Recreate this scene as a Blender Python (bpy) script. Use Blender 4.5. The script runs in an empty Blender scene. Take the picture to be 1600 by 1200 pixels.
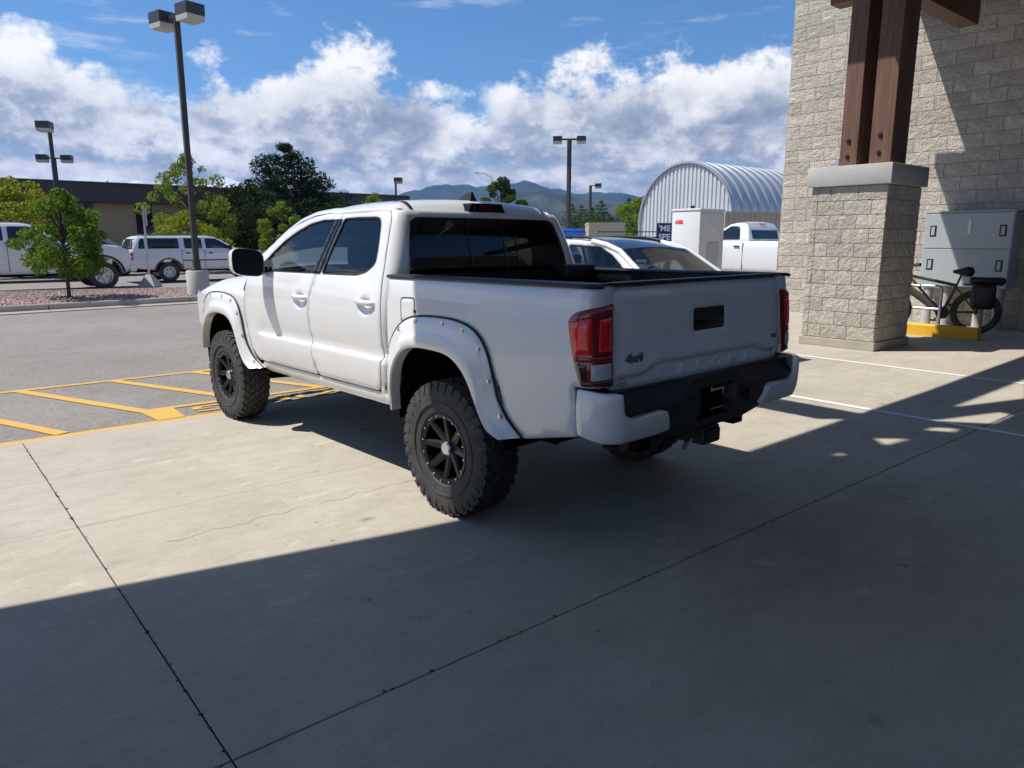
import bpy, bmesh, math, random
import numpy as np
from mathutils import Vector, Matrix
from mathutils.geometry import delaunay_2d_cdt

scene = bpy.context.scene
COL = scene.collection
R = math.radians

# ------------------------------------------------------------------ camera
CAM_H = 1.59
F_PX = 1143.0
PITCH = math.atan(225 / 1143.0)
YAW = R(39.9)                       # camera heading, clockwise from +Y
cd = bpy.data.cameras.new('camera')
cam = bpy.data.objects.new('camera', cd)
COL.objects.link(cam)
cd.sensor_fit = 'HORIZONTAL'
cd.sensor_width = 36.0
cd.lens = F_PX * 36.0 / 1600.0
cd.clip_start = 0.05
cd.clip_end = 60000
cam.location = (0, 0, CAM_H)
cam.rotation_euler = (math.pi / 2 - PITCH, 0, -YAW)
scene.camera = cam

# ------------------------------------------------------------------ light
LX, LY = 0.49, -0.41                # horizontal travel of sunlight per metre of drop
SUN_EL = math.atan(1 / math.hypot(LX, LY))
sun_dir = Vector((-LX, -LY, 1)).normalized()
sl = bpy.data.lights.new('sun', 'SUN')
sl.energy = 4.6
sl.angle = R(0.5)
sl.color = (1.0, 0.958, 0.895)
sun = bpy.data.objects.new('sun', sl)
COL.objects.link(sun)
sun.rotation_euler = (-sun_dir).to_track_quat('-Z', 'Y').to_euler()
sun.location = (-20, 20, 40)

SKY_STRENGTH = 0.10
world = bpy.data.worlds.new('World')
scene.world = world
world.use_nodes = True
wn, wl = world.node_tree.nodes, world.node_tree.links
wn.clear()
world.cycles.sampling_method = 'MANUAL'
world.cycles.sample_map_resolution = 512

def N(tree, kind, **kw):
    n = tree.nodes.new(kind)
    for k, v in kw.items():
        if k == 'inp':
            for i, val in v.items():
                n.inputs[i].default_value = val
        else:
            setattr(n, k, v)
    return n

def build_sky():
    t = world.node_tree
    L = t.links.new
    out = N(t, 'ShaderNodeOutputWorld')
    bg = N(t, 'ShaderNodeBackground', inp={'Strength': SKY_STRENGTH})
    sky = N(t, 'ShaderNodeTexSky', sky_type='NISHITA', sun_disc=False)
    sky.sun_elevation = SUN_EL
    # sky rotation: 0 puts the sun on +Y, growing clockwise seen from above
    sky.sun_rotation = math.atan2(sun_dir.x, sun_dir.y)
    sky.altitude = 900
    sky.air_density = 1.0
    sky.dust_density = 0.4
    sky.ozone_density = 2.5
    tc = N(t, 'ShaderNodeTexCoord')
    sep = N(t, 'ShaderNodeSeparateXYZ')
    L(tc.outputs['Generated'], sep.inputs[0])

    def math_(op, a, b=None, c=None, clamp=False):
        m = N(t, 'ShaderNodeMath', operation=op, use_clamp=clamp)
        for i, v in enumerate((a, b, c)):
            if v is None:
                continue
            if isinstance(v, (int, float)):
                m.inputs[i].default_value = v
            else:
                L(v, m.inputs[i])
        return m.outputs[0]

    def mapr(v, a, b, c, d, smooth=True):
        m = N(t, 'ShaderNodeMapRange', interpolation_type='SMOOTHSTEP' if smooth else 'LINEAR')
        L(v, m.inputs['Value'])
        for k, x in zip(('From Min', 'From Max', 'To Min', 'To Max'), (a, b, c, d)):
            m.inputs[k].default_value = x
        return m.outputs['Result']

    z = sep.outputs['Z']
    k = 1.0 / SKY_STRENGTH
    def vec(x, y, zc):
        c = N(t, 'ShaderNodeCombineXYZ')
        for i, v in enumerate((x, y, zc)):
            if isinstance(v, (int, float)): c.inputs[i].default_value = v
            else: L(v, c.inputs[i])
        return c.outputs[0]
    def noise(v, scale, detail, rough=.55, lac=2.0):
        n = N(t, 'ShaderNodeTexNoise', inp={'Scale': scale, 'Detail': detail, 'Roughness': rough, 'Lacunarity': lac})
        L(v, n.inputs['Vector']); return n.outputs[0]
    def mixc(f, A, B):
        m = N(t, 'ShaderNodeMix', data_type='RGBA')
        for i, v in ((0, f), (6, A), (7, B)):
            if isinstance(v, (int, float)): m.inputs[i].default_value = v
            elif isinstance(v, tuple): m.inputs[i].default_value = v
            else: L(v, m.inputs[i])
        return m.outputs[2]
    X, Y = sep.outputs['X'], sep.outputs['Y']
    P = tc.outputs['Generated']
    # clear sky, a little deeper blue
    tint = N(t, 'ShaderNodeMix', data_type='RGBA', blend_type='MULTIPLY', inp={0: 1.0})
    L(sky.outputs[0], tint.inputs[6]); tint.inputs[7].default_value = SKY_TINT
    col = tint.outputs[2]
    # thin high wisps
    wv = N(t, 'ShaderNodeMapping')
    wv.inputs['Scale'].default_value = (2.4, 2.4, 15.0)
    wv.inputs['Rotation'].default_value = (0.05, 0.10, 0.3)
    wv.inputs['Location'].default_value = WISP_OFF
    L(P, wv.inputs[0])
    wis = noise(wv.outputs[0], 2.6, 4.0, .62)
    wisp = math_('MULTIPLY', mapr(wis, 0.535, 0.74, 0.0, 0.6), mapr(z, 0.27, 0.36, 1.0, 0.0))
    col = mixc(wisp, col, (0.60 * k, 0.66 * k, 0.74 * k, 1))
    # pale band low on the horizon
    col = mixc(mapr(z, 0.0, 0.13, .8, 0.0), col, (.50 * k, .57 * k, .66 * k, 1))
    # banks of cumulus one behind the other: flat grey bases, heaped bright tops
    puff2 = noise(vec(X, Y, math_('MULTIPLY', z, 2.6)), 9.0, 4.0, .58, 2.1)
    mid = math_('SUBTRACT', puff2, .5)
    puffs = [math_('SUBTRACT', noise(vec(X, Y, math_('MULTIPLY', z, zs)), sc_, 5.0, .62, 2.2), .5) for sc_, zs in ((36., 2.4), (31., 2.2), (26., 1.9), (21., 1.5), (16., 1.2))]
    for ri, (b0, H_, f, seed, c0, c1, soft) in enumerate(CLOUD_ROWS):
        fine = puffs[ri]
        k_ = k * (1.20, 1.17, 1.14, 1.08, 1.0)[ri]
        kw = k_ * (1.10, 1.08, 1.06, 1.04, 1.02)[ri]
        n1 = noise(vec(X, Y, seed), f, 3.0, .5)
        tt = mapr(n1, c0, c1, 0.0, 1.0, smooth=False)
        hgt = math_('MULTIPLY', math_('POWER', tt, .6), H_)
        rel = math_('SUBTRACT', z, math_('MULTIPLY_ADD', math_('SUBTRACT', n1, .5), -.13, b0))
        # heaped outline
        d = math_('SUBTRACT', hgt, rel)
        d = math_('ADD', d, math_('MULTIPLY', fine, H_ * .85))
        d = math_('ADD', d, math_('MULTIPLY', mid, H_ * .55))
        top = mapr(d, 0.0, H_ * soft, 0.0, 1.0)
        has = mapr(tt, 0.0, 0.22, 0.0, 1.0)
        base = mapr(math_('ADD', rel, math_('MULTIPLY', mid, .11)), -0.018, 0.014, 0.0, 1.0)
        alpha = math_('MULTIPLY', math_('MULTIPLY', top, base), has)
        v = math_('ADD', math_('DIVIDE', rel, H_), .18)
        v = math_('ADD', v, math_('MULTIPLY', fine, 2.3))
        v = math_('ADD', v, math_('MULTIPLY', mid, 1.1))
        v = math_('ADD', v, mapr(d, 0.0, H_ * .45, .35, 0.0))
        ramp = N(t, 'ShaderNodeValToRGB')
        e = ramp.color_ramp.elements
        e[0].position = 0.02; e[0].color = (0.225 * kw, 0.268 * k_, 0.340 * k_, 1)
        e[1].position = 0.95; e[1].color = (0.90 * kw, 0.90 * k_, 0.88 * k_, 1)
        q = e.new(0.30); q.color = (0.36 * kw, 0.40 * k_, 0.46 * k_, 1)
        q = e.new(0.55); q.color = (0.66 * kw, 0.68 * k_, 0.70 * k_, 1)
        L(v, ramp.inputs[0])
        col = mixc(alpha, col, ramp.outputs[0])
    L(col, bg.inputs['Color'])
    L(bg.outputs[0], out.inputs['Surface'])

# base elevation (sine), height, breadth frequency, seed, cover from/to, edge softness
CLOUD_ROWS = [(.004, .052, 8.0, 1.3, .20, .55, .34), (.026, .058, 7.0, 4.1, .24, .58, .32), (.050, .070, 6.0, 7.7, .28, .60, .30),
              (.080, .105, 4.6, 7.84, .25, .56, .26), (.118, .165, 3.0, 11.2, .345, .62, .20)]
WISP_OFF = (0.0, 0.0, 0.0)
SKY_TINT = (0.52, 0.80, 1.02, 1)
build_sky()

vs = scene.view_settings
vs.view_transform = 'Standard'
vs.look = 'None'
vs.gamma = 1.0
vs.use_curve_mapping = False
vs.exposure = 0.36
scene.display_settings.display_device = 'sRGB'
scene.cycles.use_denoising = True
scene.cycles.max_bounces = 8
scene.cycles.transparent_max_bounces = 16
scene.cycles.volume_bounces = 0
scene.cycles.sample_clamp_indirect = 6.0
scene.cycles.caustics_reflective = False
scene.cycles.caustics_refractive = False

# ------------------------------------------------------------------ helpers
rng = random.Random(11)

def group_obj(name, label, cat, loc=(0, 0, 0), rz=0.0, group=None, scale=1.0):
    o = bpy.data.objects.new(name, None)
    COL.objects.link(o)
    o.empty_display_size = 0.2
    o.location = loc
    o.rotation_euler = (0, 0, rz)
    o.scale = (scale,) * 3
    return tag(o, label, cat, group)

def tag(o, label=None, cat=None, group=None, kind=None):
    if label: o['label'] = label
    if cat: o['category'] = cat
    if group: o['group'] = group
    if kind: o['kind'] = kind
    return o

def link(name, me, mat=None, parent=None, smooth=None):
    o = bpy.data.objects.new(name, me)
    COL.objects.link(o)
    if mat is not None and len(me.materials) == 0:
        me.materials.append(mat)
    if parent is not None:
        o.parent = parent
    if smooth is not None:
        me.polygons.foreach_set('use_smooth', [True] * len(me.polygons))
        if smooth < 180:
            me.set_sharp_from_angle(angle=R(smooth))
    return o

class MB:
    """collects primitives into one mesh"""
    def __init__(s):
        s.v = []; s.f = []
    def add(s, vs_, fs):
        b = len(s.v)
        s.v.extend([tuple(p) for p in vs_])
        s.f.extend([tuple(i + b for i in f) for f in fs])
        return s
    def box(s, a, b, M=None, bev=0.0):
        (x0, y0, z0), (x1, y1, z1) = a, b
        if x0 > x1: x0, x1 = x1, x0
        if y0 > y1: y0, y1 = y1, y0
        if z0 > z1: z0, z1 = z1, z0
        if bev <= 0:
            p = [(x0, y0, z0), (x1, y0, z0), (x1, y1, z0), (x0, y1, z0), (x0, y0, z1), (x1, y0, z1), (x1, y1, z1), (x0, y1, z1)]
            f = [(0, 3, 2, 1), (4, 5, 6, 7), (0, 1, 5, 4), (1, 2, 6, 5), (2, 3, 7, 6), (3, 0, 4, 7)]
        else:
            bm = bmesh.new()
            bmesh.ops.create_cube(bm, size=1)
            for v in bm.verts:
                v.co = Vector(((x0 + x1) / 2 + v.co.x * (x1 - x0), (y0 + y1) / 2 + v.co.y * (y1 - y0), (z0 + z1) / 2 + v.co.z * (z1 - z0)))
            bmesh.ops.bevel(bm, geom=bm.edges[:], offset=min(bev, .45 * min(x1 - x0, y1 - y0, z1 - z0)), segments=2, affect='EDGES', profile=.5)
            bm.verts.index_update()
            p = [v.co.copy() for v in bm.verts]
            f = [tuple(v.index for v in fc.verts) for fc in bm.faces]
            bm.free()
        if M is not None:
            p = [M @ Vector(q) for q in p]
        return s.add(p, f)
    def tube(s, pts, r, n=8, cap=True):
        """r: number or list, tube along polyline"""
        pts = [Vector(p) for p in pts]
        k = len(pts)
        rs = [r] * k if isinstance(r, (int, float)) else list(r)
        ring = []
        prev = None
        for i, p in enumerate(pts):
            d = (pts[min(i + 1, k - 1)] - pts[max(i - 1, 0)])
            d = d.normalized() if d.length > 1e-9 else Vector((0, 0, 1))
            if prev is None:
                a = Vector((0, 0, 1)) if abs(d.z) < .9 else Vector((1, 0, 0))
                u = d.cross(a).normalized()
            else:
                u = (prev - d * prev.dot(d)).normalized()
            prev = u
            w = d.cross(u)
            ring.append([p + (u * math.cos(2 * math.pi * j / n) + w * math.sin(2 * math.pi * j / n)) * rs[i] for j in range(n)])
        v = [q for rg in ring for q in rg]
        f = []
        for i in range(k - 1):
            for j in range(n):
                a, b = i * n + j, i * n + (j + 1) % n
                f.append((a, b, b + n, a + n))
        if cap:
            f.append(tuple(range(n - 1, -1, -1)))
            f.append(tuple((k - 1) * n + j for j in range(n)))
        return s.add(v, f)
    def bar(s, a, b, w, h, up=(0, 0, 1)):
        """rectangular beam from a to b, w across, h along up"""
        a, b = Vector(a), Vector(b)
        d = (b - a).normalized()
        up = Vector(up)
        sx = d.cross(up).normalized()
        uz = sx.cross(d).normalized()
        p = []
        for q in (a, b):
            for i, j in ((-1, -1), (1, -1), (1, 1), (-1, 1)):
                p.append(q + sx * (i * w / 2) + uz * (j * h / 2))
        return s.add(p, [(0, 1, 2, 3), (7, 6, 5, 4), (0, 4, 5, 1), (1, 5, 6, 2), (2, 6, 7, 3), (3, 7, 4, 0)])
    def lathe(s, prof, n=32, axis='x', origin=(0, 0, 0), close=False):
        """prof: list of (a along axis, radius)"""
        v = []
        for a, r in prof:
            for j in range(n):
                t = 2 * math.pi * j / n
                c, d = r * math.cos(t), r * math.sin(t)
                q = {'x': (a, c, d), 'y': (d, a, c), 'z': (c, d, a)}[axis]
                v.append((q[0] + origin[0], q[1] + origin[1], q[2] + origin[2]))
        f = []
        m = len(prof)
        for i in range(m if close else m - 1):
            for j in range(n):
                a_, b_ = i * n + j, i * n + (j + 1) % n
                i2 = (i + 1) % m
                f.append((a_, b_, i2 * n + (j + 1) % n, i2 * n + j))
        if not close:
            if prof[0][1] > 1e-6: f.append(tuple(range(n - 1, -1, -1)))
            if prof[-1][1] > 1e-6: f.append(tuple((m - 1) * n + j for j in range(n)))
        return s.add(v, f)
    def prism(s, poly, a, b, plane='yz'):
        """extrude 2D polygon (convex or not) between a and b along the remaining axis"""
        n = len(poly)
        def mk(p, t):
            return {'yz': (t, p[0], p[1]), 'xz': (p[0], t, p[1]), 'xy': (p[0], p[1], t)}[plane]
        v = [mk(p, a) for p in poly] + [mk(p, b) for p in poly]
        f = [tuple(range(n)), tuple(range(2 * n - 1, n - 1, -1))]
        for i in range(n):
            j = (i + 1) % n
            f.append((i, i + n, j + n, j))
        return s.add(v, f)
    def grid(s, fn, us, vs_):
        v = [fn(u, w) for u in us for w in vs_]
        n = len(vs_)
        f = [(i * n + j, i * n + j + 1, (i + 1) * n + j + 1, (i + 1) * n + j) for i in range(len(us) - 1) for j in range(n - 1)]
        return s.add(v, f)
    def mesh(s, name, fix=True):
        me = bpy.data.meshes.new(name)
        me.from_pydata(s.v, [], s.f)
        if fix:
            bm = bmesh.new(); bm.from_mesh(me)
            bmesh.ops.recalc_face_normals(bm, faces=bm.faces[:])
            bm.to_mesh(me); bm.free()
        me.update()
        return me
    def build(s, name, mat, parent=None, smooth=None, fix=True):
        return link(name, s.mesh(name, fix), mat, parent, smooth)

def copy_tree(o, parent=None):
    c = o.copy()
    COL.objects.link(c)
    if parent is not None:
        c.parent = parent
    for ch in list(o.children):
        copy_tree(ch, c)
    return c

# ---- 2D polygon tools
def fillet(poly, r, n=4):
    out = []
    k = len(poly)
    for i in range(k):
        p = Vector(poly[i][:2]); a = Vector(poly[i - 1][:2]); b = Vector(poly[(i + 1) % k][:2])
        rr = poly[i][2] if len(poly[i]) > 2 else r
        da, db = (a - p), (b - p)
        m = min(rr, .45 * da.length, .45 * db.length)
        if m < 1e-4:
            out.append((p.x, p.y)); continue
        p0, p1 = p + da.normalized() * m, p + db.normalized() * m
        for t in range(n + 1):
            t /= n
            q = p0 * (1 - t) ** 2 + p * 2 * t * (1 - t) + p1 * t * t
            out.append((q.x, q.y))
    return out

def resample(poly, step):
    out = []
    k = len(poly)
    for i in range(k):
        a, b = poly[i], poly[(i + 1) % k]
        d = math.hypot(b[0] - a[0], b[1] - a[1])
        if d < 1e-6: continue
        m = max(1, int(math.ceil(d / step)))
        for t in range(m):
            out.append((a[0] + (b[0] - a[0]) * t / m, a[1] + (b[1] - a[1]) * t / m))
    return out

def area2(poly):
    return sum(poly[i - 1][0] * poly[i][1] - poly[i][0] * poly[i - 1][1] for i in range(len(poly)))

def inside(poly, P):
    x, y = P[:, 0], P[:, 1]
    c = np.zeros(len(P), bool)
    n = len(poly)
    for i in range(n):
        x0, y0 = poly[i - 1]; x1, y1 = poly[i]
        if y0 == y1: continue
        cond = ((y0 > y) != (y1 > y)) & (x < (x1 - x0) * (y - y0) / (y1 - y0) + x0)
        c ^= cond
    return c

def dist_to(poly, P):
    d = np.full(len(P), 1e9)
    n = len(poly)
    for i in range(n):
        a = np.array(poly[i - 1]); b = np.array(poly[i])
        ab = b - a
        t = np.clip(((P - a) @ ab) / max(ab @ ab, 1e-12), 0, 1)
        q = a + t[:, None] * ab
        d = np.minimum(d, np.hypot(*(P - q).T))
    return d

def panel(name, outline, surf, mat, parent, out, step=.05, holes=(), lip=.006, rim=.016, fine=(), mirror=False, edge_step=None):
    """sheet whose outline lies in (u, v), mapped to space by surf; edges rolled inward by lip and given a rim"""
    edge_step = edge_step or step
    loops = []
    for i, pl in enumerate([outline] + list(holes)):
        pl = resample(pl, edge_step)
        if (area2(pl) > 0) != (i == 0):
            pl = pl[::-1]
        loops.append(pl)
    pts, edges, tagb = [], [], []
    insets = []
    for pl in loops:
        b = len(pts)
        n = len(pl)
        for i, p in enumerate(pl):
            pts.append(p); tagb.append(1)
            edges.append((b + i, b + (i + 1) % n))
        for i, p in enumerate(pl):
            a, c = pl[i - 1], pl[(i + 1) % n]
            t = Vector((c[0] - a[0], c[1] - a[1]))
            if t.length < 1e-9: continue
            t.normalize()
            insets.append((p[0] - t.y * lip * 1.3, p[1] + t.x * lip * 1.3))
    ins = np.array(insets)
    ok = inside(loops[0], ins)
    for h in loops[1:]: ok &= ~inside(h, ins)
    for pl in loops: ok &= dist_to(pl, ins) > lip * 0.9
    A = np.array(loops[0])
    lo, hi = A.min(0), A.max(0)
    g = [np.stack(np.meshgrid(np.arange(lo[0], hi[0], step), np.arange(lo[1], hi[1], step)), -1).reshape(-1, 2)]
    for (u0, u1, v0, v1, st) in fine:
        g.append(np.stack(np.meshgrid(np.arange(u0, u1, st), np.arange(v0, v1, st)), -1).reshape(-1, 2) + st * .31)
    G = np.concatenate(g)
    keep = inside(loops[0], G)
    for h in loops[1:]: keep &= ~inside(h, G)
    for pl in loops: keep &= dist_to(pl, G) > max(lip * 2.2, step * .35 if not fine else lip * 2.2)
    G = G[keep]
    allp = [Vector(p) for p in pts] + [Vector(p) for p in ins[ok]] + [Vector(p) for p in G]
    nb = len(pts)
    vo, eo, fo, ov, oe, of = delaunay_2d_cdt(allp, edges, [], 0, 1e-6)
    V2 = np.array([tuple(v) for v in vo])
    tri = np.array([f for f in fo if len(f) == 3])
    cen = V2[tri].mean(1)
    k = inside(loops[0], cen)
    for h in loops[1:]: k &= ~inside(h, cen)
    tri = tri[k]
    isb = [any(i < nb for i in o) for o in ov]
    e = 1e-3
    out = Vector(out)
    P3, NN = [], []
    for (u, v), b in zip(V2, isb):
        p = Vector(surf(u, v))
        n = (Vector(surf(u + e, v)) - Vector(surf(u - e, v))).cross(Vector(surf(u, v + e)) - Vector(surf(u, v - e)))
        n = n.normalized() if n.length > 1e-12 else out.copy()
        if n.dot(out) < 0: n = -n
        if b: p = p - n * lip
        P3.append(p); NN.append(n)
    faces = []
    for a, b, c in tri:
        n = (P3[b] - P3[a]).cross(P3[c] - P3[a])
        faces.append((a, b, c) if n.dot(NN[a]) >= 0 else (a, c, b))
    # rim
    if rim > 0:
        cnt = {}
        for f in faces:
            for i in range(3):
                cnt[(f[i], f[(i + 1) % 3])] = 1
        be = [(a, b) for (a, b) in cnt if (b, a) not in cnt]
        mp = {}
        for a, b in be:
            for q in (a, b):
                if q not in mp:
                    mp[q] = len(P3)
                    P3.append(P3[q] - NN[q] * rim)
        for a, b in be:
            faces.append((b, a, mp[a], mp[b]))
    objs = []
    for sgn in ((1, -1) if mirror else (1,)):
        me = bpy.data.meshes.new(name)
        me.from_pydata([(p.x * sgn, p.y, p.z) for p in P3], [], [tuple(int(i) for i in (f if sgn > 0 else f[::-1])) for f in faces])
        me.update()
        objs.append(link(name, me, mat, parent, smooth=50))
    return objs if mirror else objs[0]

def tab(pairs):
    xs = [p[0] for p in pairs]; ys = [p[1] for p in pairs]
    # smooth monotone-ish interpolation through the table
    def f(x):
        return float(np.interp(x, xs, ys))
    return f

def spl(pairs, n=200):
    """Catmull-Rom smoothed table"""
    xs = np.array([p[0] for p in pairs], float); ys = np.array([p[1] for p in pairs], float)
    m = np.gradient(ys, xs)
    X = np.linspace(xs[0], xs[-1], n)
    i = np.clip(np.searchsorted(xs, X) - 1, 0, len(xs) - 2)
    h = xs[i + 1] - xs[i]; t = (X - xs[i]) / h
    Y = (2 * t ** 3 - 3 * t ** 2 + 1) * ys[i] + (t ** 3 - 2 * t ** 2 + t) * h * m[i] + (-2 * t ** 3 + 3 * t ** 2) * ys[i + 1] + (t ** 3 - t ** 2) * h * m[i + 1]
    return lambda x: float(np.interp(x, X, Y))

def sstep(a, b, x):
    t = min(1, max(0, (x - a) / (b - a)))
    return t * t * (3 - 2 * t)

def text_mesh(name, txt, size, depth, mat, parent=None, M=None, align='CENTER', bold=0.0):
    c = bpy.data.curves.new(name, 'FONT')
    c.body = txt; c.size = size; c.extrude = depth; c.align_x = align; c.align_y = 'CENTER'
    c.offset = bold
    c.resolution_u = 3
    o = bpy.data.objects.new(name, c)
    COL.objects.link(o)
    dg = bpy.context.evaluated_depsgraph_get()
    me = bpy.data.meshes.new_from_object(o.evaluated_get(dg))
    bpy.data.objects.remove(o); bpy.data.curves.remove(c)
    me.name = name
    if M is not None: me.transform(M)
    me.materials.clear()
    return link(name, me, mat, parent)

# ------------------------------------------------------------------ materials
def new_mat(name):
    m = bpy.data.materials.new(name)
    m.use_nodes = True
    return m, m.node_tree, m.node_tree.nodes['Principled BSDF']

def simple(name, col, rough=.5, metal=0.0, coat=0.0, noise=0.0, nscale=8.0, bump=0.0, bscale=60.0, spec=.5, col2=None, bdist=.02):
    m, t, b = new_mat(name)
    b.inputs['Base Color'].default_value = (*col, 1)
    b.inputs['Roughness'].default_value = rough
    b.inputs['Metallic'].default_value = metal
    b.inputs['Coat Weight'].default_value = coat
    b.inputs['Coat Roughness'].default_value = .04
    b.inputs['Specular IOR Level'].default_value = spec
    tc = N(t, 'ShaderNodeTexCoord')
    if noise > 0 or col2:
        n = N(t, 'ShaderNodeTexNoise', inp={'Scale': nscale, 'Detail': 6.0, 'Roughness': .6})
        t.links.new(tc.outputs['Object'], n.inputs['Vector'])
        mx = N(t, 'ShaderNodeMix', data_type='RGBA')
        mr = N(t, 'ShaderNodeMapRange', inp={'From Min': .3, 'From Max': .7})
        t.links.new(n.outputs[0], mr.inputs[0]); t.links.new(mr.outputs[0], mx.inputs[0])
        c2 = col2 or tuple(c * (1 - noise) for c in col)
        mx.inputs[6].default_value = (*c2, 1)
        mx.inputs[7].default_value = (*(col if col2 else tuple(min(1, c * (1 + noise)) for c in col)), 1)
        t.links.new(mx.outputs[2], b.inputs['Base Color'])
    if bump > 0:
        n2 = N(t, 'ShaderNodeTexNoise', inp={'Scale': bscale, 'Detail': 5.0, 'Roughness': .65})
        t.links.new(tc.outputs['Object'], n2.inputs['Vector'])
        bp = N(t, 'ShaderNodeBump', inp={'Strength': bump, 'Distance': bdist})
        t.links.new(n2.outputs[0], bp.inputs['Height']); t.links.new(bp.outputs[0], b.inputs['Normal'])
    return m

def paint(name, col, dust=(.45, .38, .28), z0=.35, z1=.95, amount=.45, rough=.28):
    """car paint with a film of road dust low on the body"""
    m, t, b = new_mat(name)
    L = t.links.new
    b.inputs['Roughness'].default_value = rough
    b.inputs['Coat Weight'].default_value = 1.0
    b.inputs['Coat IOR'].default_value = 1.6
    tc = N(t, 'ShaderNodeTexCoord')
    sp = N(t, 'ShaderNodeSeparateXYZ'); L(tc.outputs['Object'], sp.inputs[0])
    mr = N(t, 'ShaderNodeMapRange', inp={'From Min': z1, 'From Max': z0, 'To Min': 0.0, 'To Max': amount}); L(sp.outputs['Z'], mr.inputs[0])
    n = N(t, 'ShaderNodeTexNoise', inp={'Scale': 5.0, 'Detail': 8.0, 'Roughness': .65}); L(tc.outputs['Object'], n.inputs['Vector'])
    r2 = N(t, 'ShaderNodeMapRange', inp={'From Min': .3, 'From Max': .75, 'To Min': .15, 'To Max': 1.0}); L(n.outputs[0], r2.inputs[0])
    mu = N(t, 'ShaderNodeMath', operation='MULTIPLY'); L(mr.outputs[0], mu.inputs[0]); L(r2.outputs[0], mu.inputs[1])
    ad = N(t, 'ShaderNodeMath', operation='ADD', use_clamp=True, inp={1: .015}); L(mu.outputs[0], ad.inputs[0])
    mx = N(t, 'ShaderNodeMix', data_type='RGBA'); L(ad.outputs[0], mx.inputs[0])
    mx.inputs[6].default_value = (*col, 1); mx.inputs[7].default_value = (*dust, 1)
    L(mx.outputs[2], b.inputs['Base Color'])
    r3 = N(t, 'ShaderNodeMapRange', inp={'From Min': 0.0, 'From Max': .4, 'To Min': .02, 'To Max': .35}); L(ad.outputs[0], r3.inputs[0])
    L(r3.outputs[0], b.inputs['Coat Roughness'])
    return m

def glass(name, tint, refl_rough=.02, ior=1.5):
    """thin window pane: coloured see-through plus mirror reflection by angle"""
    m, t, b = new_mat(name)
    t.nodes.remove(b)
    L = t.links.new
    o = t.nodes['Material Output']
    tr = N(t, 'ShaderNodeBsdfTransparent', inp={'Color': (*tint, 1)})
    gl = N(t, 'ShaderNodeBsdfGlossy', inp={'Roughness': refl_rough, 'Color': (1, 1, 1, 1)})
    fr = N(t, 'ShaderNodeFresnel', inp={'IOR': ior})
    mx = N(t, 'ShaderNodeMixShader')
    L(fr.outputs[0], mx.inputs[0]); L(tr.outputs[0], mx.inputs[1]); L(gl.outputs[0], mx.inputs[2])
    L(mx.outputs[0], o.inputs['Surface'])
    return m

def leafmat(name, c1, c2, trans=.35):
    m, t, b = new_mat(name)
    t.nodes.remove(b)
    L = t.links.new
    o = t.nodes['Material Output']
    tc = N(t, 'ShaderNodeTexCoord')
    n = N(t, 'ShaderNodeTexNoise', inp={'Scale': 3.0, 'Detail': 4.0}); L(tc.outputs['Object'], n.inputs['Vector'])
    n2 = N(t, 'ShaderNodeTexWhiteNoise'); 
    mp = N(t, 'ShaderNodeVectorMath', operation='SNAP', inp={1: (.06, .06, .06)}); L(tc.outputs['Object'], mp.inputs[0]); L(mp.outputs[0], n2.inputs['Vector'])
    ad = N(t, 'ShaderNodeMath', operation='MULTIPLY_ADD', inp={1: .5, 2: 0}); L(n2.outputs[0], ad.inputs[0])
    mr = N(t, 'ShaderNodeMapRange', inp={'From Min': .3, 'From Max': .7, 'To Max': .6}); L(n.outputs[0], mr.inputs[0]); L(mr.outputs[0], ad.inputs[2])
    mx = N(t, 'ShaderNodeMix', data_type='RGBA'); L(ad.outputs[0], mx.inputs[0])
    mx.inputs[6].default_value = (*c1, 1); mx.inputs[7].default_value = (*c2, 1)
    d = N(t, 'ShaderNodeBsdfDiffuse'); tl = N(t, 'ShaderNodeBsdfTranslucent'); ms = N(t, 'ShaderNodeMixShader', inp={0: trans})
    L(mx.outputs[2], d.inputs[0]); L(mx.outputs[2], tl.inputs[0])
    L(d.outputs[0], ms.inputs[1]); L(tl.outputs[0], ms.inputs[2])
    L(ms.outputs[0], o.inputs['Surface'])
    return m

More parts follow.
